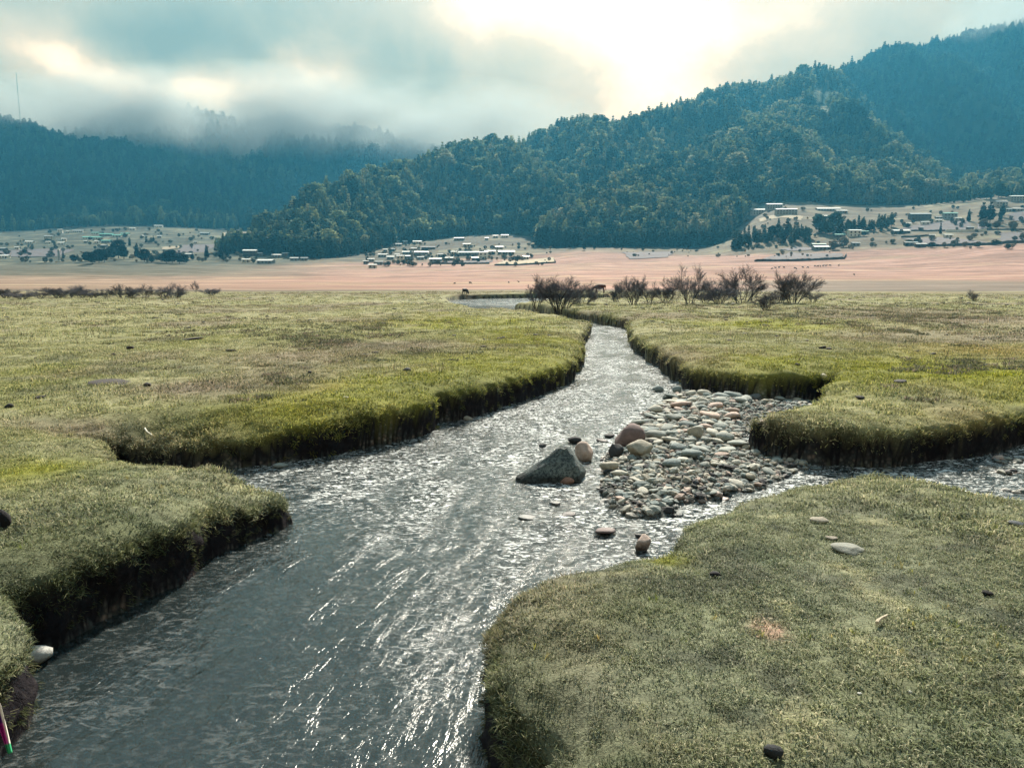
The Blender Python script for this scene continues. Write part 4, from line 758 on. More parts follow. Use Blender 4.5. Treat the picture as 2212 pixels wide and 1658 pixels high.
# every cobble of the bar, from the larger ones down
placed = [(o.location.x, o.location.y, o.scale.x) for o in COL.objects if o.name.startswith(('stone', 'boulder'))]
lo = BAR.min(0); hi_ = BAR.max(0); cnt = 0; tries = 0
BARHI = poly([(1470, 850, 'w'), (1560, 860, 'w'), (1650, 870, 'w'), (1790, 866, 'w'), (1780, 882, 'w'), (1650, 905, 'w'), (1598, 950, 'w'), (1600, 985, 'w'), (1520, 1005, 'w'), (1420, 1000, 'w'), (1345, 985, 'w'), (1365, 930, 'w'), (1400, 895, 'w')])
while cnt < 190 and tries < 12000:
    tries += 1; x = random.uniform(lo[0], hi_[0]); y = random.uniform(lo[1], hi_[1]); hi2 = sdf(np.array([x]), np.array([y]), BARHI)[0] > 0
    if sdf(np.array([x]), np.array([y]), BAR)[0] < -.05 or (not hi2 and random.random() > .14): continue
    sd_ = meadow_parts(np.array([x]), np.array([y]))[1][0]
    if sd_ > .05: continue
    cpx = float(project(x, y, WZ)[0])
    if cpx > 1600 and 12.2 < y < 16.4: continue
    rad = random.choice([.08, .09, .10, .12, .14, .17]) * (1.0 if hi2 else .7) * (1.0 if y > 11 else .9) * (.8 if tries > 4000 else 1.15)
    if any((x - a) ** 2 + (y - b_) ** 2 < (rad + c_ * .95) ** 2 * .80 for a, b_, c_ in placed): continue
    placed.append((x, y, rad)); z = float(ground_z(x, y)[0]); o = link('cobble', random.choice(COBB)); fl_ = random.uniform(.34, .62); o.scale = (rad * random.uniform(1, 1.35), rad * random.uniform(.75, 1), rad * fl_); o.location = (x, y, z + rad * fl_ * .55); o.rotation_euler = (random.uniform(-.25, .25), random.uniform(-.25, .25), random.uniform(0, 3.1))
    k = random.choices(range(5), [.46, .09, .13, .20, .12])[0]; cc = [GREY, PINK, TAN, PALE, SLATE][k]; q = random.uniform(.8, 1.2); o.color = (cc[0] * q, cc[1] * q, cc[2] * q, 1)
    nm = ['grey', 'pinkish', 'tan', 'whitish', 'blue grey'][k]; big_ = 'large' if rad > .15 else 'middling' if rad > .11 else 'small'; zn = ('packed among the cobbles behind the boulders' if y < 14.5 else 'in the upper bar below the undercut bank') if hi2 else 'lying loose in the fine gravel of the bar'
    tag(o, f'{big_} {nm} river cobble {zn}', 'cobble', f'{big_} {nm} cobbles ' + zn); cnt += 1
n = 20000; x = rng.uniform(lo[0] - .5, hi_[0] + .3, n); y = rng.uniform(lo[1] - .5, hi_[1] + .3, n); k = sdf(x, y, BAR) > -.35; x, y = x[k], y[k]
n = 22000; sl = SIDE.min(0); sh = SIDE.max(0); x2 = rng.uniform(sl[0], min(sh[0], 14), n); y2 = rng.uniform(sl[1], min(sh[1], 16), n); k = (sdf(x2, y2, SIDE) > -.5) & (rng.random(len(x2)) < .75); x = np.concatenate([x, x2[k]]); y = np.concatenate([y, y2[k]])
z, sd_, wl = meadow_parts(x, y); k = (sd_ < .02); x, y, z = x[k], y[k], z[k]; m = len(x); s = np.clip(rng.lognormal(math.log(.027), .55, m), .010, .085)
pal = np.array([GREY, PINK, TAN, PALE, SLATE, DARK]); cc = pal[rng.choice(6, m, p=[.32, .08, .12, .14, .2, .14])] * rng.uniform(.7, 1.2, (m, 1))
scatter('gravel', np.stack([x, y, z + s * .2], 1), rng.uniform(-.5, .5, (m, 3)) + np.stack([0 * x, 0 * x, rng.uniform(0, 6, m)], 1), np.stack([s * 1.2, s, s * .65], 1), cc, rng.choice(5, m), [rock_mesh(470 + i, 1, .6, 1, m_rock_i, 4) for i in range(5)], 'fine wet gravel of the stony bar and side channel', 'gravel')

# stones, clods and twigs on the turf
TURFST = [(COBB[0], 315, 852, 22, 10, 'dark dung clod alone on the left meadow', (.035, .03, .03)), (COBB[1], 992, 906, 24, 11, 'dark flat stone in the grass above the left bank', (.05, .055, .055)), (COBB[2], 17, 996, 22, 13, 'dark clod near the left edge of the meadow', (.03, .03, .03)), (COBB[3], 1748, 1410, 30, 17, 'small black stone on the near right bank', (.012, .012, .016)), (BLK[1], 2007, 944, 32, 20, 'whitish boulder at the head of the undercut bank', (.52, .47, .36)), (COBB[4], 2417, 1456, 26, 18, 'small dark burrow stone at the right of the near bank', (.015, .015, .015)), (COBB[5], 1890, 1872, 60, 40, 'dark stone at the bottom edge of the near bank', (.022, .025, .028)),  # two dark lumps added in place of burrow holes
 (COBB[6], 2005, 1280, 44, 14, 'flat pale stone set in the turf, farthest of three', (.27, .25, .20)), (COBB[7], 2035, 1322, 34, 12, 'small pale stone set in the turf, middle of three', (.30, .27, .22)), (BLK[5], 2085, 1358, 84, 20, 'broad pale flat rock set in the turf, nearest of three', (.22, .23, .20)), (BLK[2], -6, 1296, 50, 62, 'black rounded stone cut off by the left edge', (.006, .006, .009)),
 (COBB[9], 2490, 1290, 40, 16, 'dark grey flat stone at the right edge of the near bank', (.08, .09, .10)), (COBB[10], 1480, 745, 10, 6, 'small dark clod near the shrubs', DARK), (COBB[0], 2010, 851, 18, 9, 'dark clod in the green right meadow', (.03, .03, .025)), (COBB[1], 2280, 866, 16, 6, 'flat dark clod in the right meadow', (.035, .03, .025)), (COBB[2], 2105, 975, 28, 10, 'dark clod on the grassy lobe', (.03, .03, .03)), (COBB[3], 2205, 936, 40, 9, 'row of dark clods on the right meadow', (.03, .03, .03)), (COBB[4], 1300, 783, 12, 5, 'small dark dung pat near the far stream bend', DARK), (COBB[5], 755, 912, 12, 7, 'small dark clod left of the flat stone', DARK), (COBB[6], 460, 830, 60, 6, 'long low dark dung heap in the left meadow', (.035, .032, .03)), (COBB[7], 560, 858, 30, 5, 'low dark dung pat right of the long heap', (.035, .032, .03)), (COBB[8], 255, 940, 90, 7, 'low dark trampled patch in the left meadow', (.045, .04, .038)), (COBB[9], 845, 972, 14, 5, 'tiny white stone in the bright green turf', (.6, .6, .55)),
 (COBB[10], 1790, 745, 10, 8, 'tiny whitish stone before the shrubs', (.6, .58, .5)), (COBB[0], 2100, 1698, 12, 6, 'tiny white pebble in the near turf, left one', (.55, .55, .5)), (COBB[1], 2222, 1698, 14, 9, 'tiny white pebble in the near turf, right one', (.55, .55, .5))]
for s_ in TURFST: stone(*s_, name='clod' if 'clod' in s_[5] or 'dung' in s_[5] else 'stone', cat='clod' if 'clod' in s_[5] or 'dung' in s_[5] else 'stone', sink=.2)
n = 900; x, y = sample(n, 8, 100); k = fbm(x / 8, y / 8, 2, 58) > -.1; x, y = x[k], y[k]; z, sd_, wl = meadow_parts(x, y); k = (sd_ > .6); x, y, z = x[k], y[k], z[k]; m = len(x); s = rng.uniform(.03, .09, m) * (.8 + y / 60)
scatter('dung_crumbs', np.stack([x, y, z + .02], 1), np.stack([0 * x, 0 * x, rng.uniform(0, 6, m)], 1), np.stack([s * 1.6, s, s * .4], 1), np.tile([.035, .032, .03], (m, 1)), rng.choice(5, m), [rock_mesh(480 + i, 1, .6, 1, m_rock_i, 4) for i in range(5)], 'scattered dung and soil crumbs on the meadow', 'dung')
m_stick = simple('bleached_wood', (.42, .36, .27), .8, .3, 20)
def stick(px0, py0, px1, py1, r0, label, mt=m_stick, lift=.03):
    a = hit(px0 * .8848, py0 * .8848); b_ = hit(px1 * .8848, py1 * .8848); a = Vector(a) + Vector((0, 0, lift)); b_ = Vector(b_) + Vector((0, 0, lift)); d = b_ - a; bm = bmesh.new(); n_ = 8
    u = d.normalized().orthogonal().normalized(); w_ = d.normalized().cross(u); rings = []
    for i in range(6):
        f = i / 5; c0 = d * (f - .5) + u * .03 * d.length * math.sin(f * 5); rr_ = r0 * (1 - .45 * f) * (1 + .2 * math.sin(i * 2.1)); rings.append([bm.verts.new(c0 + (u * math.cos(6.283 * k / n_) + w_ * math.sin(6.283 * k / n_)) * rr_) for k in range(n_)])
    for i in range(5):
        for k in range(n_): bm.faces.new((rings[i][k], rings[i][(k + 1) % n_], rings[i + 1][(k + 1) % n_], rings[i + 1][k]))
    bm.faces.new(rings[0][::-1]); bm.faces.new(rings[-1]); me = bpy.data.meshes.new('stick'); bm.to_mesh(me); bm.free(); me.materials.append(mt); o = link('stick', me); o.location = (a + b_) / 2; return tag(o, label, 'stick')
stick(2140, 1535, 2164, 1512, .012, 'short pale twig lying on the near turf'); stick(354, 1052, 372, 1070, .013, 'white stick on the slumped left bank', simple('white_wood', (.7, .66, .56), .8, .2, 20))
# ------------------------------------------------------------------ bare shrubs along the upper stream
m_twig = simple('shrub_twigs', (.105, .105, .13), .9, .3, 4.0); m_stem = simple('shrub_stems', (.032, .033, .042), .9, .3, 4.0)
def shrub_meshes(seed, spread=.5, stems=12, dense=1.0):
    r = random.Random(seed); SV, SF, TV, TF = [], [], [], []
    def tube(p, q, a, b_, V, Fc):
        d = (q - p)
        if d.length < 1e-4: return
        d.normalize(); u = d.orthogonal().normalized(); w_ = d.cross(u); i0 = len(V)
        for c_, ra in ((p, a), (q, b_)):
            for k in range(3): V.append(c_ + (u * math.cos(2.094 * k) + w_ * math.sin(2.094 * k)) * ra)
        for k in range(3): Fc.append((i0 + k, i0 + (k + 1) % 3, i0 + 3 + (k + 1) % 3, i0 + 3 + k))
    def grow(p, d, L, rad, lev):
        n_ = 3
        for i in range(n_):
            d2 = (d + Vector((r.gauss(0, .2), r.gauss(0, .2), r.gauss(.03, .12)))).normalized(); q = p + d2 * L / n_; r2 = rad * .82
            if lev <= 1: tube(p, q, rad, r2, SV, SF)
            else: tube(p, q, rad, r2, TV, TF)
            p, d, rad = q, d2, r2
            if lev < 4:
                nb = (1 if lev == 0 else 2) if r.random() < (.85 * dense) else 1
                if i == n_ - 1: nb += 1
                for _ in range(nb):
                    ang = r.uniform(.22, .62); ax = Vector((r.gauss(0, 1), r.gauss(0, 1), r.gauss(0, .5))).normalized(); d3 = d.copy(); d3.rotate(Matrix.Rotation(ang, 3, ax)); d3.z = abs(d3.z) * .85 + .12 if r.random() < .8 else d3.z
                    grow(q, d3.normalized(), L * r.uniform(.48, .7), max(rad * .55, .0012), lev + 1)
    for i in range(stems):
        a = 6.283 * i / stems + r.uniform(-.3, .3); sl_ = spread * r.uniform(.2, 1.1); grow(Vector((math.cos(a) * .05 * spread * 2, math.sin(a) * .05 * spread * 2, -.05)), Vector((math.cos(a) * sl_, math.sin(a) * sl_, 1)).normalized(), r.uniform(.24, .42), .010, 0)
    top = max(v.z for v in TV); k = 1 / top
    return pymesh('stems', [v * k for v in SV], SF, m_stem), pymesh('twigs', [v * k for v in TV], TF, m_twig)
SH = [shrub_meshes(500, .40, 6, .7), shrub_meshes(501, .62, 12, .9), shrub_meshes(502, .75, 9, .9), shrub_meshes(503, .45, 10, .9), shrub_meshes(504, .65, 9, .9), shrub_meshes(505, .6, 11, .9)]
def shrub(px, py, h, w_, k, label, group=None):
    p = hit(px * .8848, py * .8848); hm = h * .8848 / F * p[1]; wm = w_ * .8848 / F * p[1]; r_ = bpy.data.objects.new('bare_shrub', None); COL.objects.link(r_); r_.location = p; me = SH[k][1]; co = np.zeros(len(me.vertices) * 3); me.vertices.foreach_get('co', co); wid = np.percentile(co.reshape(-1, 3)[:, 0], 97) - np.percentile(co.reshape(-1, 3)[:, 0], 3)
    s = wm / wid; r_.scale = (s, s * .9, hm); r_.rotation_euler[2] = random.choice([0, .4, 3.14, 2.8, -.3]); link('stems', SH[k][0], r_); o = link('twigs', SH[k][1], r_); o['kind'] = 'stuff'; return tag(r_, label, 'shrub', group)
for q in [(1310, 756, 76, 48, 0, 'thin sparse bare shrub, leftmost of the streamside row'), (1368, 760, 92, 120, 1, 'big bare shrub with a dark base, second in the streamside row'), (1425, 742, 52, 70, 2, 'dark squat bare shrub beside the brown cow'), (1503, 738, 48, 38, 3, 'small upright bare shrub right of the brown cow'), (1546, 744, 76, 66, 1, 'tall bare shrub with thick dark stems in the row middle'), (1585, 740, 58, 48, 4, 'low bare shrub with a leaning crown in the row middle'), (1624, 738, 66, 62, 5, 'bare shrub leaning right before the tallest two'),
          (1684, 741, 102, 86, 4, 'tallest airy bare shrub of the streamside row'), (1755, 741, 74, 84, 5, 'wide tangled bare shrub between the two tallest'), (1812, 740, 96, 96, 2, 'tall spreading bare shrub, right of the two tallest'), (1868, 757, 48, 50, 3, 'short stubby bare shrub standing forward of the row'), (1936, 740, 84, 92, 1, 'round ball shaped bare shrub at the right of the row'), (1985, 738, 34, 44, 4, 'low bare shrub right of the round one'), (1720, 739, 40, 60, 5, 'low tangle of bare twigs under the tallest shrub'), (1905, 738, 34, 44, 3, 'low bare shrub left of the round one'), (2378, 736, 30, 26, 0, 'lone tiny bare shrub on the right meadow'), (478, 712, 30, 14, 0, 'thin leafless sapling by the pink pasture, left of the shrubs')]: shrub(*q)
LB = [(15, 728, 36, 58), (55, 731, 34, 66), (100, 728, 34, 56), (142, 728, 40, 58), (172, 727, 30, 40), (200, 727, 46, 46), (228, 727, 32, 46), (262, 727, 34, 46), (298, 727, 50, 46), (320, 728, 38, 34), (356, 727, 50, 54), (400, 727, 40, 38), (427, 727, 54, 46), (436, 726, 24, 36), (516, 722, 28, 42)]
LL = ['leftmost dark bare shrub, cut by the left edge', 'low wide bare shrub near the left edge', 'low wide bare shrub third from the left edge', 'dense dark bare shrub in the left hedge row', 'low bare shrub under the taller left one', 'taller bare shrub sticking out of the left row', 'low bare shrub right of the taller one', 'low grey bare shrub in the middle of the left row', 'tall forked bare shrub in the left row', 'dark narrow bare shrub beside the forked one', 'broad airy bare shrub in the left row', 'small open bare shrub in the left row', 'tallest bare shrub at the right end of the left row', 'dark low shrub at the foot of the right end one', 'round dark shrub alone on the meadow edge']
for i, (q, l) in enumerate(zip(LB, LL)): shrub(q[0], q[1], q[2] * .72, q[3], [1, 5, 4, 1, 2, 3, 5, 4, 2, 3, 4, 0, 2, 1, 1][i], l)

# ------------------------------------------------------------------ fields and walls
m_plough = simple('ploughed_soil', (.105, .092, .094), .95, .2, .25, rand=True); m_pale = simple('pale_stubble', (.30, .25, .17), .95, .2, .2); m_fwall = simple('dark_stone', (.06, .062, .06), .9, .35, 1.0); m_wall = simple('whitewash', (.62, .57, .47), .85, .12, .6)
S8 = .8848
FIELDS = [[(2290, 541), (2357, 539), (2382, 562), (2172, 562), 0], [(2384, 548), (2407, 548), (2411, 559), (2386, 561), 0], [(2201, 583), (2299, 580), (2435, 594), (2263, 600), 0], [(2440, 571), (2500, 569), (2540, 591), (2443, 594), 0], [(2462, 525), (2530, 514), (2540, 544), (2472, 541), 0], [(1930, 617), (2055, 620), (2059, 631), (1848, 637), 0], [(1901, 611), (1942, 604), (2030, 608), (1936, 614), 0], [(1520, 617), (1645, 615), (1628, 629), (1536, 633), 0], [(-30, 610), (181, 610), (141, 627), (-30, 627), 0], [(449, 599), (537, 597), (497, 617), (424, 618), 0], [(395, 604), (446, 601), (435, 607), (395, 610), 1], [(545, 569), (625, 562), (607, 575), (542, 580), 1], [(1088, 638), (1203, 636), (1192, 643), (1062, 644), 0], [(1228, 638), (1350, 629), (1355, 640), (1212, 646), 1], [(1850, 536), (1960, 530), (1955, 540), (1855, 543), 1]]
for f_ in FIELDS:
    c4 = [hit(p[0] * S8, p[1] * S8) for p in f_[:4]]; nu, nv = 26, 14; V = []
    for j in range(nv):
        for i in range(nu):
            u, v = i / (nu - 1), j / (nv - 1); q = (c4[0] * (1 - u) + c4[1] * u) * (1 - v) + (c4[3] * (1 - u) + c4[2] * u) * v; x, y = q[0] + 1.2 * vnoise(np.array([v * 5]), np.array([u * 3.]))[0], q[1]; V.append((x, y, float(valley(np.array([x]), np.array([y]))[0]) + .45))
    me = pymesh('field', V, gridfaces(nv, nu), m_pale if f_[4] else m_plough, True); tag(link('ploughed_field' if not f_[4] else 'stubble_field', me), kind='structure')
def fwall(pts, hgt, th_, mt, label, name='field_wall'):
    P = [hit(p[0] * S8, p[1] * S8) for p in pts]; Q = []
    for a, b_ in zip(P[:-1], P[1:]):
        for k in range(14): Q.append(a + (b_ - a) * k / 14)
    Q.append(P[-1]); V, Fc = [], []
    for i, q in enumerate(Q):
        z = float(valley(np.array([q[0]]), np.array([q[1]]))[0]); hh_ = hgt * (1 + .25 * vnoise(np.array([i * 1.3]), np.array([.5]))[0])
        for dy, zz in ((-th_ / 2, -.5), (-th_ / 2 * .8, hh_), (th_ / 2 * .8, hh_), (th_ / 2, -.5)): V.append((q[0], q[1] + dy, z + zz))
    for i in range(len(Q) - 1):
        a = i * 4
        for k in range(3): Fc.append((a + k, a + 4 + k, a + 5 + k, a + k + 1))
    Fc += [(0, 1, 2, 3), (len(V) - 1, len(V) - 2, len(V) - 3, len(V) - 4)]
    return tag(link(name, pymesh(name, V, Fc, mt)), label, 'wall')
fwall([(2165, 564), (2240, 565), (2330, 564), (2420, 563), (2510, 562)], 1.3, .9, m_fwall, 'dark stone wall along the lower edge of the upper terrace'); fwall([(2256, 601), (2330, 600), (2420, 598), (2510, 593)], 2.0, 1.0, m_fwall, 'long dark stone wall above the pink pasture on the right'); fwall([(1842, 639), (1930, 638), (2010, 635), (2060, 632), (2066, 624)], 1.6, 1.0, m_fwall, 'dark stone wall under the grey field behind the shrubs'); fwall([(1056, 645), (1120, 645), (1195, 644)], 1.4, .9, m_fwall, 'dark wall along the front field of the white roofed village'); fwall([(1207, 648), (1290, 646), (1357, 642), (1352, 633)], 1.2, .9, m_fwall, 'dark wall round the right hand plot of the village')
fwall([(2200, 580), (2240, 578), (2275, 576)], 1.3, .9, m_fwall, 'dark wall under the long low farm building'); fwall([(2308, 567), (2350, 567), (2408, 565)], 2.2, .8, m_wall, 'long pale wall behind the white pillared building', 'pale_wall')

# ------------------------------------------------------------------ houses
def metal(name, col, rough=.45):
    m, t, b = mat(name); tcd = t.new('ShaderNodeTexCoord').outputs['Object']; n = t.noise(tcd, .8, 4, .6); oi = t.new('ShaderNodeObjectInfo').outputs['Random']
    t.put(b.inputs['Base Color'], t.vmath('SCALE', t.mix(t.mapr(n, .3, .7), tuple(c * .8 for c in col), col), t.mapr(oi, 0, 1, .85, 1.1))); b.inputs['Roughness'].default_value = rough; b.inputs['Specular IOR Level'].default_value = .6; return m
ROOF = {'w': metal('pale_sheet_roof', (.78, .77, .71)), 'g': metal('green_sheet_roof', (.10, .36, .27)), 's': metal('grey_sheet_roof', (.36, .38, .37)), 'd': metal('dark_roof', (.05, .052, .055), .8), 'p': metal('pale_green_roof', (.42, .56, .46))}
WALLM = {'c': simple('cream_wall', (.55, .48, .36), .85, .12, .6), 'w': m_wall, 'k': simple('timber_wall', (.10, .08, .065), .8, .25, 1.0), 't': simple('tan_stone_wall', (.33, .29, .23), .9, .2, .8), 'n': simple('grey_wall', (.22, .23, .22), .9, .2, .8)}
m_win = simple('window_dark', (.028, .026, .03), .35, .1, 1.0); m_frame = simple('window_frame', (.16, .10, .06), .7, .2, 2.0)
def boxes(L_):
    V, Fc = [], []
    for x0, y0, z0, x1, y1, z1 in L_:
        i = len(V); V += [(x0, y0, z0), (x1, y0, z0), (x1, y1, z0), (x0, y1, z0), (x0, y0, z1), (x1, y0, z1), (x1, y1, z1), (x0, y1, z1)]; Fc += [(i, i + 3, i + 2, i + 1), (i + 4, i + 5, i + 6, i + 7), (i, i + 1, i + 5, i + 4), (i + 1, i + 2, i + 6, i + 5), (i + 2, i + 3, i + 7, i + 6), (i + 3, i, i + 4, i + 7)]
    return V, Fc
def house(sx, sy, sw, roof, wall, label, storeys=1, yaw=None, dep=.6, group=None, name='house', win=True):
    p = hit(sx * S8, (sy + 3) * S8); W = max(sw * S8 / F * p[1] * .92, 3.0); D = min(W * dep, 9.0); Hh = 2.7 * storeys if W > 5 else 2.2; r_ = bpy.data.objects.new(name, None); COL.objects.link(r_); r_.location = (p[0], p[1] + D / 2, p[2]); r_.rotation_euler[2] = random.uniform(-.22, .22) if yaw is None else yaw
    x, y = W / 2 - .6, D / 2 - .5; ri = D / 2 * .26; V, Fc = boxes([(-x, -y, -1.5, x, y, Hh)]); i = len(V); gi_ = ri * (y / (D / 2)); V += [(-x, -y, Hh), (-x, y, Hh), (-x, 0, Hh + gi_ - .05), (x, -y, Hh), (x, y, Hh), (x, 0, Hh + gi_ - .05)]; Fc += [(i, i + 2, i + 1), (i + 3, i + 4, i + 5)]
    wl = link('wall', pymesh('wall', V, Fc, WALLM[wall]), r_)
    lift = .12 if storeys == 1 else .5; e_ = .14; V = []; hx = W / 2
    for xx in (-hx, hx): V += [(xx, -D / 2, Hh + lift - .1), (xx, 0, Hh + lift + ri), (xx, D / 2, Hh + lift - .1), (xx, -D / 2, Hh + lift - .1 + e_), (xx, 0, Hh + lift + ri + e_), (xx, D / 2, Hh + lift - .1 + e_)]
    Fc = [(0, 6, 7, 1), (1, 7, 8, 2), (3, 4, 10, 9), (4, 5, 11, 10), (0, 3, 9, 6), (2, 8, 11, 5), (0, 1, 4, 3), (1, 2, 5, 4), (6, 9, 10, 7), (7, 10, 11, 8)]
    link('roof', pymesh('roof', V, Fc, ROOF[roof]), r_)
    if storeys > 1: link('attic', pymesh('attic', *boxes([(-x * .8, -y * .7, Hh + .01, x * .8, y * .7, Hh + .45)]), WALLM['k']), r_)
    if win:
        L_, M_ = [], []
        for s_ in range(storeys):
            z0 = .9 + 2.7 * s_; nw = max(2, int(W / 3.2)); 
            for k in range(nw):
                cx_ = -x + (k + .5) * 2 * x / nw; hw = .55 if s_ == 0 else .75; L_.append((cx_ - hw, -y - .05, z0, cx_ + hw, -y + .1, z0 + 1.2)); M_ += [(cx_ - hw - .12, -y - .09, z0 - .14, cx_ + hw + .12, -y + .1, z0 - .01), (cx_ - hw - .12, -y - .09, z0 + 1.21, cx_ + hw + .12, -y + .1, z0 + 1.36)]
        wn_ = link('windows', pymesh('windows', *boxes(L_), m_win), r_); wn_['kind'] = 'stuff'; fr_ = link('window_frames', pymesh('window_frames', *boxes(M_), m_frame), r_); fr_['kind'] = 'stuff'
        dr = link('door', pymesh('door', *boxes([(x * .55 - .5, -y - .12, -.2, x * .55 + .5, -y + .1, 2.0)]), m_frame), r_)
    return tag(r_, label, 'house', group)
CV = [(979, 592, 32, 'w', 'n', 'long pale roofed house at the top left of the village by the pines', 1), (1018, 592, 24, 'w', 'c', 'cream walled house under the pines beside the long one', 1), (970, 599, 24, 's', 't', 'low pinkish tan house below the long top left one', 1), (1121, 585, 28, 'w', 'n', 'white roofed house against the forest edge, above the village', 1), (1140, 599, 22, 'w', 'c', 'white roofed house in the open slope above the big hall', 1), (1045, 607, 38, 'd', 'k', 'long dark roofed barn in the middle of the village', 1), (994, 619, 28, 'w', 'n', 'white roofed house left of centre in the village middle row', 1), (1027, 620, 38, 'w', 'n', 'long white roofed house left of the small one by the hall', 1), (1108, 619, 17, 'w', 'c', 'small white roofed house left of the big hall', 1), (1144, 621, 54, 'p', 'n', 'big hall with a pale greenish roof in the village', 1), (1196, 618, 30, 'w', 'c', 'white roofed house right of the big hall', 1), (1236, 619, 44, 'w', 'c', 'long white roofed house at the right end of the village', 1), (1180, 630, 26, 'w', 'w', 'cream house with pillars in front of the big hall', 2),
 (934, 625, 26, 'w', 'n', 'white roofed house at the left of the village middle row', 1), (970, 625, 15, 'w', 'c', 'small white roofed house in the left village cluster', 1), (952, 631, 21, 'w', 'n', 'white roofed house below the left middle row one', 1), (990, 629, 26, 'w', 'k', 'white roofed house above the two storey cream one', 1), (977, 637, 22, 'w', 'c', 'two storey cream house in the front of the left cluster', 2), (1027, 632, 20, 's', 'n', 'grey house in the front row left of the field', 1), (1063, 637, 34, 'w', 'n', 'long white roof at the left end of the front field', 1), (1097, 634, 24, 'w', 'n', 'white roofed shed behind the front field', 1), (1159, 634, 20, 'w', 'n', 'small house left of the pillared cream one', 1), (905, 637, 19, 'w', 'n', 'white roofed house at the far left of the village front', 1), (925, 644, 22, 's', 'n', 'grey roofed house in the lower left of the village', 1), (909, 652, 24, 'w', 'c', 'pale house lowest at the left foot of the village', 1), (1284, 631, 18, 'w', 'w', 'small white house alone on the right hand plot', 1), (1210, 578, 15, 'w', 'c', 'pale small house high on the slope below the woods, left one', 1), (1232, 577, 20, 'w', 'c', 'pale small house high on the slope below the woods, right one', 1), (1188, 584, 11, 'w', 'c', 'tiny white house below the two high pale ones', 1), (1219, 606, 22, 'w', 'c', 'white roofed house above the long right end one', 1), (1010, 610, 16, 's', 't', 'small tan house above the middle row', 1), (958, 611, 16, 's', 't', 'small grey house under the pines at the left', 1), (940, 612, 12, 'w', 'n', 'tiny pale hut at the forest corner', 1), (1075, 625, 16, 's', 'n', 'small grey roofed shed between barn and hall', 1), (893, 642, 16, 'w', 'n', 'small pale shed at the outer left of the village', 1),
 (608, 623, 36, 'w', 'k', 'long pale flat building at the foot of the forested hill', 2), (600, 638, 24, 'w', 'c', 'low white roof in front of the long pale building', 1), (634, 622, 14, 'w', 'n', 'small white house right of the long pale building', 1), (673, 627, 26, 'w', 'n', 'white roofed house in the cluster left of the dark pines', 1), (696, 622, 18, 'w', 'k', 'dark walled house in the cluster left of the dark pines', 1), (718, 634, 24, 'w', 'n', 'pale low house in front of the left cluster', 1), (742, 634, 20, 's', 'n', 'grey shed touching the dark pines', 1), (646, 641, 44, 'w', 'n', 'long low pale building along the pasture edge', 1)]
LV = [(69, 592, 22, 'w', 'w', 'white long house left of the cream one', 1), (118, 584, 26, 's', 'c', 'cream house below the pale road', 2), (117, 593, 14, 'w', 'w', 'small white house under the cream one', 1), (146, 567, 13, 'w', 'w', 'white house at the end of the pale road', 2), (165, 567, 11, 'w', 'c', 'small cream house right of the road end', 1), (188, 565, 28, 's', 'c', 'long beige house under the forest left of the school', 1), (155, 585, 13, 'w', 'w', 'small white house between cream house and school', 1), (148, 595, 19, 'w', 'w', 'low white house below the small one by the school', 1), (222, 582, 46, 'g', 'w', 'longest green roofed school block with white walls', 1), (231, 570, 22, 'g', 'w', 'uppermost green roofed school block', 1), (257, 574, 34, 'g', 'n', 'middle green roofed school block', 1), (283, 577, 24, 'g', 'w', 'green roofed school block with a white gable', 1), (303, 573, 22, 'g', 'w', 'rightmost green roofed school block', 1), (257, 590, 25, 'g', 'n', 'lowest green roofed school block', 1), (235, 592, 14, 'w', 'w', 'small white hut below the school', 1), (208, 591, 12, 'w', 'n', 'small grey hut below the longest school block', 1), (322, 559, 16, 'w', 'w', 'white house under the forest right of the school', 1), (385, 552, 22, 'w', 'w', 'white long house highest at the forest edge', 1), (353, 578, 18, 'w', 'w', 'lone white house beside two slim trees', 1), (40, 607, 12, 'w', 'w', 'small white roofed hut on the dark field at the left', 1), (251, 602, 19, 's', 'n', 'grey roof peeping over the tree row', 1), (5, 610, 20, 's', 'k', 'dark house at the left edge, upper one', 1), (7, 628, 26, 'w', 'w', 'white roofed house at the left edge, lower one', 1), (388, 578, 12, 'w', 'n', 'tiny white hut right of the lone white house', 1), (498, 571, 24, 's', 'n', 'grey shed beside the dark trees near the hill foot', 1), (460, 624, 20, 'w', 'n', 'pale shed at the right end of the tree row', 1), (477, 592, 10, 'w', 'w', 'tiny white hut on the brown field', 1)]
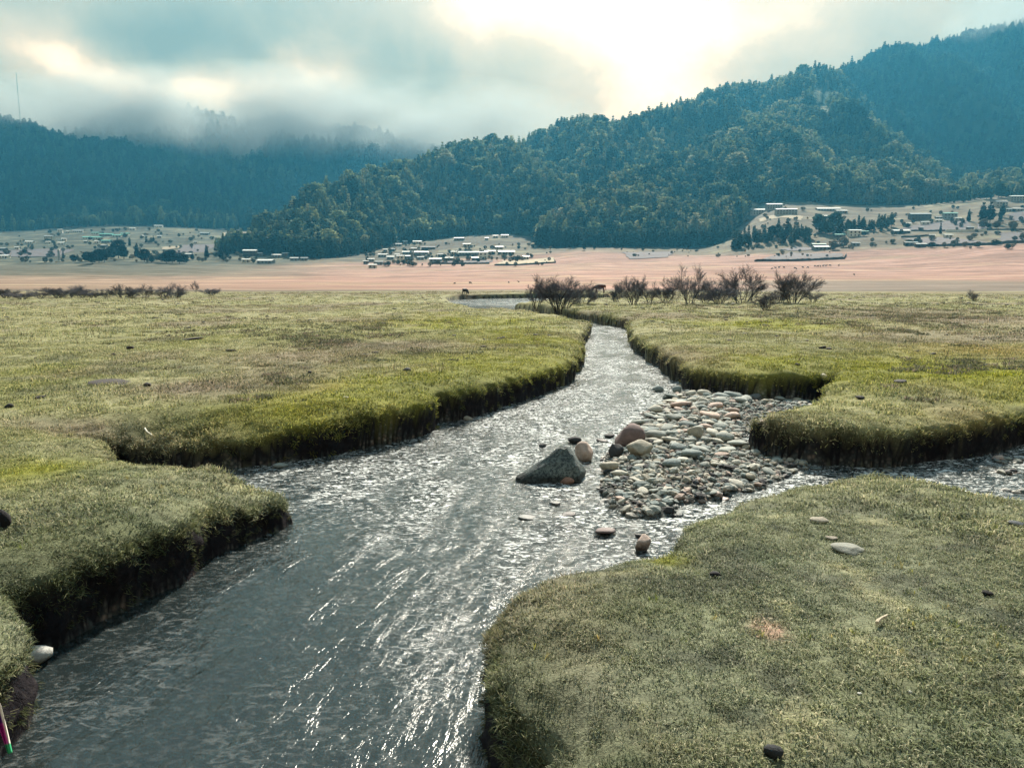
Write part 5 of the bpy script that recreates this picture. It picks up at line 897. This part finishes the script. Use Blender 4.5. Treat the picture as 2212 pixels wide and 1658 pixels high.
RV = [(1852, 521, 44, 's', 't', 'left wing of the stone monastery above the grove', 2), (1892, 508, 42, 's', 't', 'upper tier of the stone monastery behind its wings', 2), (1922, 521, 56, 's', 't', 'broad main block of the stone monastery', 2), (2025, 513, 62, 'w', 'n', 'long building with a pale roof right of the monastery', 1), (2056, 518, 32, 'w', 'n', 'hip roofed house in front of the long pale roofed building', 1), (2026, 531, 34, 'w', 'n', 'white roofed house lowest beside the monastery grove', 1), (2001, 601, 38, 'p', 'k', 'green roofed farmhouse above the grey walled field', 1), (2014, 608, 56, 'w', 'n', 'long low white shed below the green roofed farmhouse', 1), (2047, 600, 28, 's', 'k', 'dark shed right of the green roofed farmhouse', 1), (2088, 576, 35, 'w', 'w', 'white two storey farmhouse with a broad pale roof', 2), (2052, 578, 30, 'g', 'k', 'green roofed shed left of the white farmhouse', 1), (2112, 569, 22, 'g', 'k', 'green roofed shed right of the white farmhouse', 1), (2090, 598, 24, 's', 'n', 'small grey house below the white farmhouse', 1), (2250, 533, 54, 's', 'k', 'long dark house with a row of windows on the right terrace', 2), (2298, 534, 26, 's', 'n', 'grey house between the long dark one and the green roof', 1), (2322, 533, 36, 'g', 'n', 'green roofed two storey house on the right terrace', 2), (2293, 541, 22, 'w', 'w', 'low white shed below the grey house on the terrace', 1), (2340, 536, 20, 'w', 'w', 'low white shed at the right of the green roofed house', 1), (2261, 547, 24, 's', 'w', 'small white house with dark windows on the ploughed terrace', 1), (2216, 550, 22, 'w', 'w', 'white sheeted shed at the left of the ploughed terrace', 1), (2203, 568, 46, 'w', 'k', 'long low farm building with a white roof', 1), (2277, 578, 16, 'w', 'k', 'small dark shed at the end of the field wall', 1), (2317, 578, 24, 'w', 'w', 'white building with dark door bays by the slim conifer', 1), (2226, 598, 34, 's', 'k', 'dark open barn at the edge of the pink pasture', 1), (2250, 601, 30, 'w', 'k', 'white roofed barn joined to the dark one', 1), (2486, 489, 38, 'w', 't', 'large stone house with a white roof at the right edge, highest', 2), (2447, 503, 34, 's', 't', 'stone house left of the large one at the right edge', 2), (2460, 514, 26, 's', 't', 'low stone house in front of the left stone one', 1), (2487, 513, 30, 'w', 't', 'stone house below the large one at the right edge', 1), (2370, 560, 20, 's', 'k', 'small dark hut on the upper field wall', 1), (2250, 560, 14, 's', 'k', 'tiny dark hut right of the long low farm building', 1)]
for sx, sy, sw, r_, w_, lb, st in CV: house(sx, sy, sw, r_, w_, lb, st)
for sx, sy, sw, r_, w_, lb, st in LV: house(sx, sy, sw, r_, w_, lb, st)
for sx, sy, sw, r_, w_, lb, st in RV: house(sx, sy, sw, r_, w_, lb, st, yaw=random.uniform(-.1, .1), dep=.45)
# white tower and the mast on the left ridge
p = hit(145 * S8, 640 * S8); k = S8 / F * p[1]
r_ = bpy.data.objects.new('white_tower', None); COL.objects.link(r_); r_.location = p
link('plinth', pymesh('plinth', *boxes([(-6 * k, -3, -1, 6 * k, 3, 3.5 * k)]), m_wall), r_); bm = bmesh.new(); bmesh.ops.create_cone(bm, cap_ends=True, segments=12, radius1=3 * k, radius2=2.2 * k, depth=24 * k, matrix=Matrix.Translation((0, 0, 15.5 * k))); me = bpy.data.meshes.new('shaft'); bm.to_mesh(me); bm.free(); me.materials.append(WALLM['n']); link('shaft', me, r_)
bm = bmesh.new(); bmesh.ops.create_cone(bm, cap_ends=True, segments=12, radius1=3.2 * k, radius2=.4 * k, depth=6 * k, matrix=Matrix.Translation((0, 0, 30.6 * k))); me = bpy.data.meshes.new('cap'); bm.to_mesh(me); bm.free(); me.materials.append(m_wall); link('cap', me, r_); tag(r_, 'slender pale tower left of the dark tree row', 'tower')
d_ = 1750; a = at_d(49 * S8, 288 * S8, d_); b_ = at_d(49 * S8, 178 * S8, d_); hm = b_[2] - a[2]; m_mast = simple('mast_paint', (.10, .24, .22), .6, .1, .1)
r_ = bpy.data.objects.new('mast', None); COL.objects.link(r_); r_.location = a; bm = bmesh.new(); bmesh.ops.create_cone(bm, cap_ends=True, segments=8, radius1=1.3, radius2=.6, depth=hm + 30, matrix=Matrix.Translation((0, 0, hm / 2 - 15))); me = bpy.data.meshes.new('pole'); bm.to_mesh(me); bm.free(); me.materials.append(m_mast); link('pole', me, r_)
tag(r_, 'thin tall mast rising above the left mountain into cloud', 'mast')

# ------------------------------------------------------------------ cattle
def cow_mesh(seed, graze=True, mats=None):
    r = random.Random(seed); V = {}; E_ = []
    def v(n, co, rad): V[n] = (co, rad)
    v('hip', (-.62, 0, 1.08), (.27, .30)); v('mid', (-.1, 0, 1.0), (.32, .42)); v('sh', (.45, 0, 1.05), (.25, .33)); v('rump', (-.86, 0, 1.05), (.19, .22))
    if graze: v('nk', (.85, 0, .88), (.15, .19)); v('nk2', (1.08, .02, .55), (.11, .14)); v('hd', (1.2, .03, .32), (.12, .13)); v('mz', (1.30, .03, .08), (.07, .08))
    else: v('nk', (.85, 0, 1.22), (.15, .18)); v('nk2', (1.05, .02, 1.35), (.12, .14)); v('hd', (1.22, .03, 1.36), (.12, .13)); v('mz', (1.5, .03, 1.2), (.07, .08))
    for a, b_ in (('hip', 'mid'), ('mid', 'sh'), ('hip', 'rump'), ('sh', 'nk'), ('nk', 'nk2'), ('nk2', 'hd'), ('hd', 'mz')): E_.append((a, b_))
    for s in (-1, 1):
        v(f'ft{s}', (.45, .17 * s, .72), (.12, .12)); v(f'fk{s}', (.47 + .06 * s, .17 * s, .40), (.07, .07)); v(f'ff{s}', (.46 + .10 * s, .17 * s, .03), (.06, .06)); E_.extend([('sh', f'ft{s}'), (f'ft{s}', f'fk{s}'), (f'fk{s}', f'ff{s}')])
        v(f'ht{s}', (-.62, .18 * s, .76), (.15, .14)); v(f'hk{s}', (-.74 - .05 * s, .17 * s, .42), (.075, .075)); v(f'hf{s}', (-.68 - .09 * s, .17 * s, .03), (.06, .06)); E_.extend([('hip', f'ht{s}'), (f'ht{s}', f'hk{s}'), (f'hk{s}', f'hf{s}')])
        hx = V['hd'][0]; v(f'er{s}', (hx[0] - .06, hx[1] + .24 * s, hx[2] + .08), (.035, .05)); E_.append(('hd', f'er{s}'))
    v('t1', (-1.0, 0, .85), (.035, .035)); v('t2', (-1.03, 0, .45), (.05, .05)); E_.extend([('rump', 't1'), ('t1', 't2')])
    ks = list(V); me = bpy.data.meshes.new('cow_skeleton'); me.from_pydata([V[k][0] for k in ks], [(ks.index(a), ks.index(b_)) for a, b_ in E_], []); o = bpy.data.objects.new('cow_skeleton', me); COL.objects.link(o)
    md = o.modifiers.new('skin', 'SKIN'); md.use_smooth_shade = True
    for i, k in enumerate(ks): me.skin_vertices[0].data[i].radius = V[k][1]; me.skin_vertices[0].data[i].use_root = (k == 'hip')
    s_ = o.modifiers.new('sub', 'SUBSURF'); s_.levels = 1; s_.render_levels = 1; dg = bpy.context.evaluated_depsgraph_get(); out_ = bpy.data.meshes.new_from_object(o.evaluated_get(dg)); out_.name = 'cow'; bpy.data.objects.remove(o); return out_
m_cowb = simple('brown_hide', (.085, .028, .018), .7, .25, 2.0); m_cowk = simple('black_hide', (.014, .013, .016), .6, .2, 2.0); m_horn = simple('horn', (.35, .3, .22), .5, .2, 5)
CG = cow_mesh(1); CS = cow_mesh(2, False)
def cow(px, py, hpx, yaw, mt, label, graze=True, group=None, horns=True, dist=None):
    p = hit(px * S8, py * S8); s = hpx * S8 / F * p[1] / 1.4; me = (CG if graze else CS).copy(); me.materials.clear(); me.materials.append(mt); o = link('cow', me); o.location = p; o.rotation_euler[2] = yaw; o.scale = (s * .86, s * 1.1, s)
    if horns:
        hz = (1.2, .03, .32) if graze else (1.22, .03, 1.36); V, Fc = [], []
        for sg in (-1, 1):
            i0 = len(V); b0 = Vector(hz) + Vector((-.08, .1 * sg, .12)); b1 = b0 + Vector((-.02, .14 * sg, .1)); b2 = b1 + Vector((.04, .02 * sg, .14))
            for c_, ra in ((b0, .03), (b1, .022)):
                for k in range(5): V.append(c_ + Vector((math.cos(1.2566 * k), 0, math.sin(1.2566 * k))) * ra)
            V.append(b2)
            for k in range(5): Fc.append((i0 + k, i0 + (k + 1) % 5, i0 + 5 + (k + 1) % 5, i0 + 5 + k)); Fc.append((i0 + 5 + k, i0 + 5 + (k + 1) % 5, i0 + 10))
        link('horns', pymesh('horns', V, Fc, m_horn), o)
    return tag(o, label, 'cow', group)
cow(1463, 720, 25, math.pi - .15, m_cowb, 'brown cow grazing among the bare shrubs'); cow(1136, 719, 16, .9, m_cowk, 'black cow grazing above the far stream bend')
HERD = [(1885, 658), (1893, 656), (1902, 655), (1914, 655), (1940, 656), (1944, 658), (1960, 655), (1972, 655), (1990, 652), (1997, 652), (2003, 652), (2010, 651), (2017, 651), (2026, 650), (2048, 650), (1148, 693), (1242, 691), (1110, 694), (1266, 690), (2085, 672)]
for i, (px, py) in enumerate(HERD):
    lb = 'tiny dark cow in the herd grazing far off on the pink pasture' if i < 15 else ['tiny dark cow on the pink pasture above the black cow', 'tiny dark cow on the pink pasture left of the shrubs', 'faint tiny cow on the pink pasture left of the others', 'faint tiny cow nearest the shrubs on the pink pasture', 'tiny lone cow right of the far herd'][i - 15]
    cow(px, py, 4.5 if i != 15 else 6, random.uniform(0, 6.28), m_cowk, lb, random.random() < .7, 'far herd on the pink pasture' if i < 15 else None, False)

# ------------------------------------------------------------------ coloured ribbon at the lower left, on its cord
def ribbon():
    m_, t, b = mat('prayer_cloth'); at2 = t.new('ShaderNodeAttribute', attribute_name='dye'); t.put(b.inputs['Base Color'], at2.outputs['Color']); b.inputs['Roughness'].default_value = .7
    d0 = 2.75; nv, nu = 40, 7; V, C_ = [], []
    for j in range(nv):
        f = j / (nv - 1); cx_ = np.interp(f, [0, .3, 1], [-34, -8, 22]) ; cy_ = 1480 + f * 146; wd_ = np.interp(f, [0, .4, 1], [26, 20, 9])
        for i in range(nu):
            u = i / (nu - 1) - .5; q = at_d(cx_ + u * wd_, cy_ - u * 3, d0 + .015 * math.sin(u * 7 + f * 4) + .01 * math.sin(f * 9)); V.append(q); C_.append((.02, .30, .13) if f > .86 else ((.62, .58, .52) if u > .3 and f > .12 else ((.42, .03, .30) if f > .55 else (.10, .02, .20))))
    me = pymesh('ribbon', V, gridfaces(nv, nu), m_, True); setcol(me, 'dye', np.array(C_)); o = link('prayer_ribbon', me); md = o.modifiers.new('thick', 'SOLIDIFY'); md.thickness = .0015
    return tag(o, 'purple and green cloth ribbon hanging at the lower left corner', 'ribbon')
ribbon()

# ------------------------------------------------------------------ low cloud on the left mountain and haze over the valley
def volume_mat(name, col, dens, aniso):
    m = bpy.data.materials.new(name); m.use_nodes = True; t = NT(m.node_tree); t.n.clear(); o = t.new('ShaderNodeOutputMaterial'); v = t.new('ShaderNodeVolumePrincipled'); v.inputs['Color'].default_value = (*col, 1); v.inputs['Density'].default_value = dens; v.inputs['Anisotropy'].default_value = aniso; t.l.new(v.outputs[0], o.inputs['Volume']); return m, t, v
HAZE = True
def low_cloud(px, py, d, rx, ry, rz, seed, dens, label):
    c0 = at_d(px, py, d); bm = bmesh.new(); bmesh.ops.create_icosphere(bm, subdivisions=3, radius=1.0)
    me = bpy.data.meshes.new('low_cloud'); bm.to_mesh(me); bm.free(); mc, t, v = volume_mat('cloud_vapour', (.66, .72, .69), dens, .15)
    tcd = t.new('ShaderNodeTexCoord').outputs['Object']; ln = t.vmath('LENGTH', tcd); ln = t.t.nodes[-1].outputs['Value']
    n = t.noise(t.vmath('ADD', t.vmath('MULTIPLY', tcd, (rx / 230, ry / 230, rz / 130)), (seed, seed * .7, 0)), 1.0, 4, .6, .3)
    k = t.math('MULTIPLY', t.mapr(n, .36, .60), t.mapr(ln, 1.0, .5)); t.put(v.inputs['Density'], t.math('MULTIPLY', k, dens)); me.materials.append(mc)
    o = link('low_cloud', me); o.location = c0; o.scale = (rx, ry, rz); return tag(o, kind='stuff')
low_cloud(560, 268, 1880, 880, 350, 122, 3.1, .011, ''); low_cloud(60, 215, 1650, 330, 160, 75, 5.3, .007, ''); low_cloud(2260, 30, 1900, 260, 260, 110, 7.7, .008, '')
if HAZE:
    mh, t, v = volume_mat('haze_air', (.12, .62, 1.0), .000105, .3)
    Vb, Fb = boxes([(-2600, -60, -4, 2600, 2560, 960)]); tag(link('haze', pymesh('haze', Vb, Fb, mh)), kind='stuff')
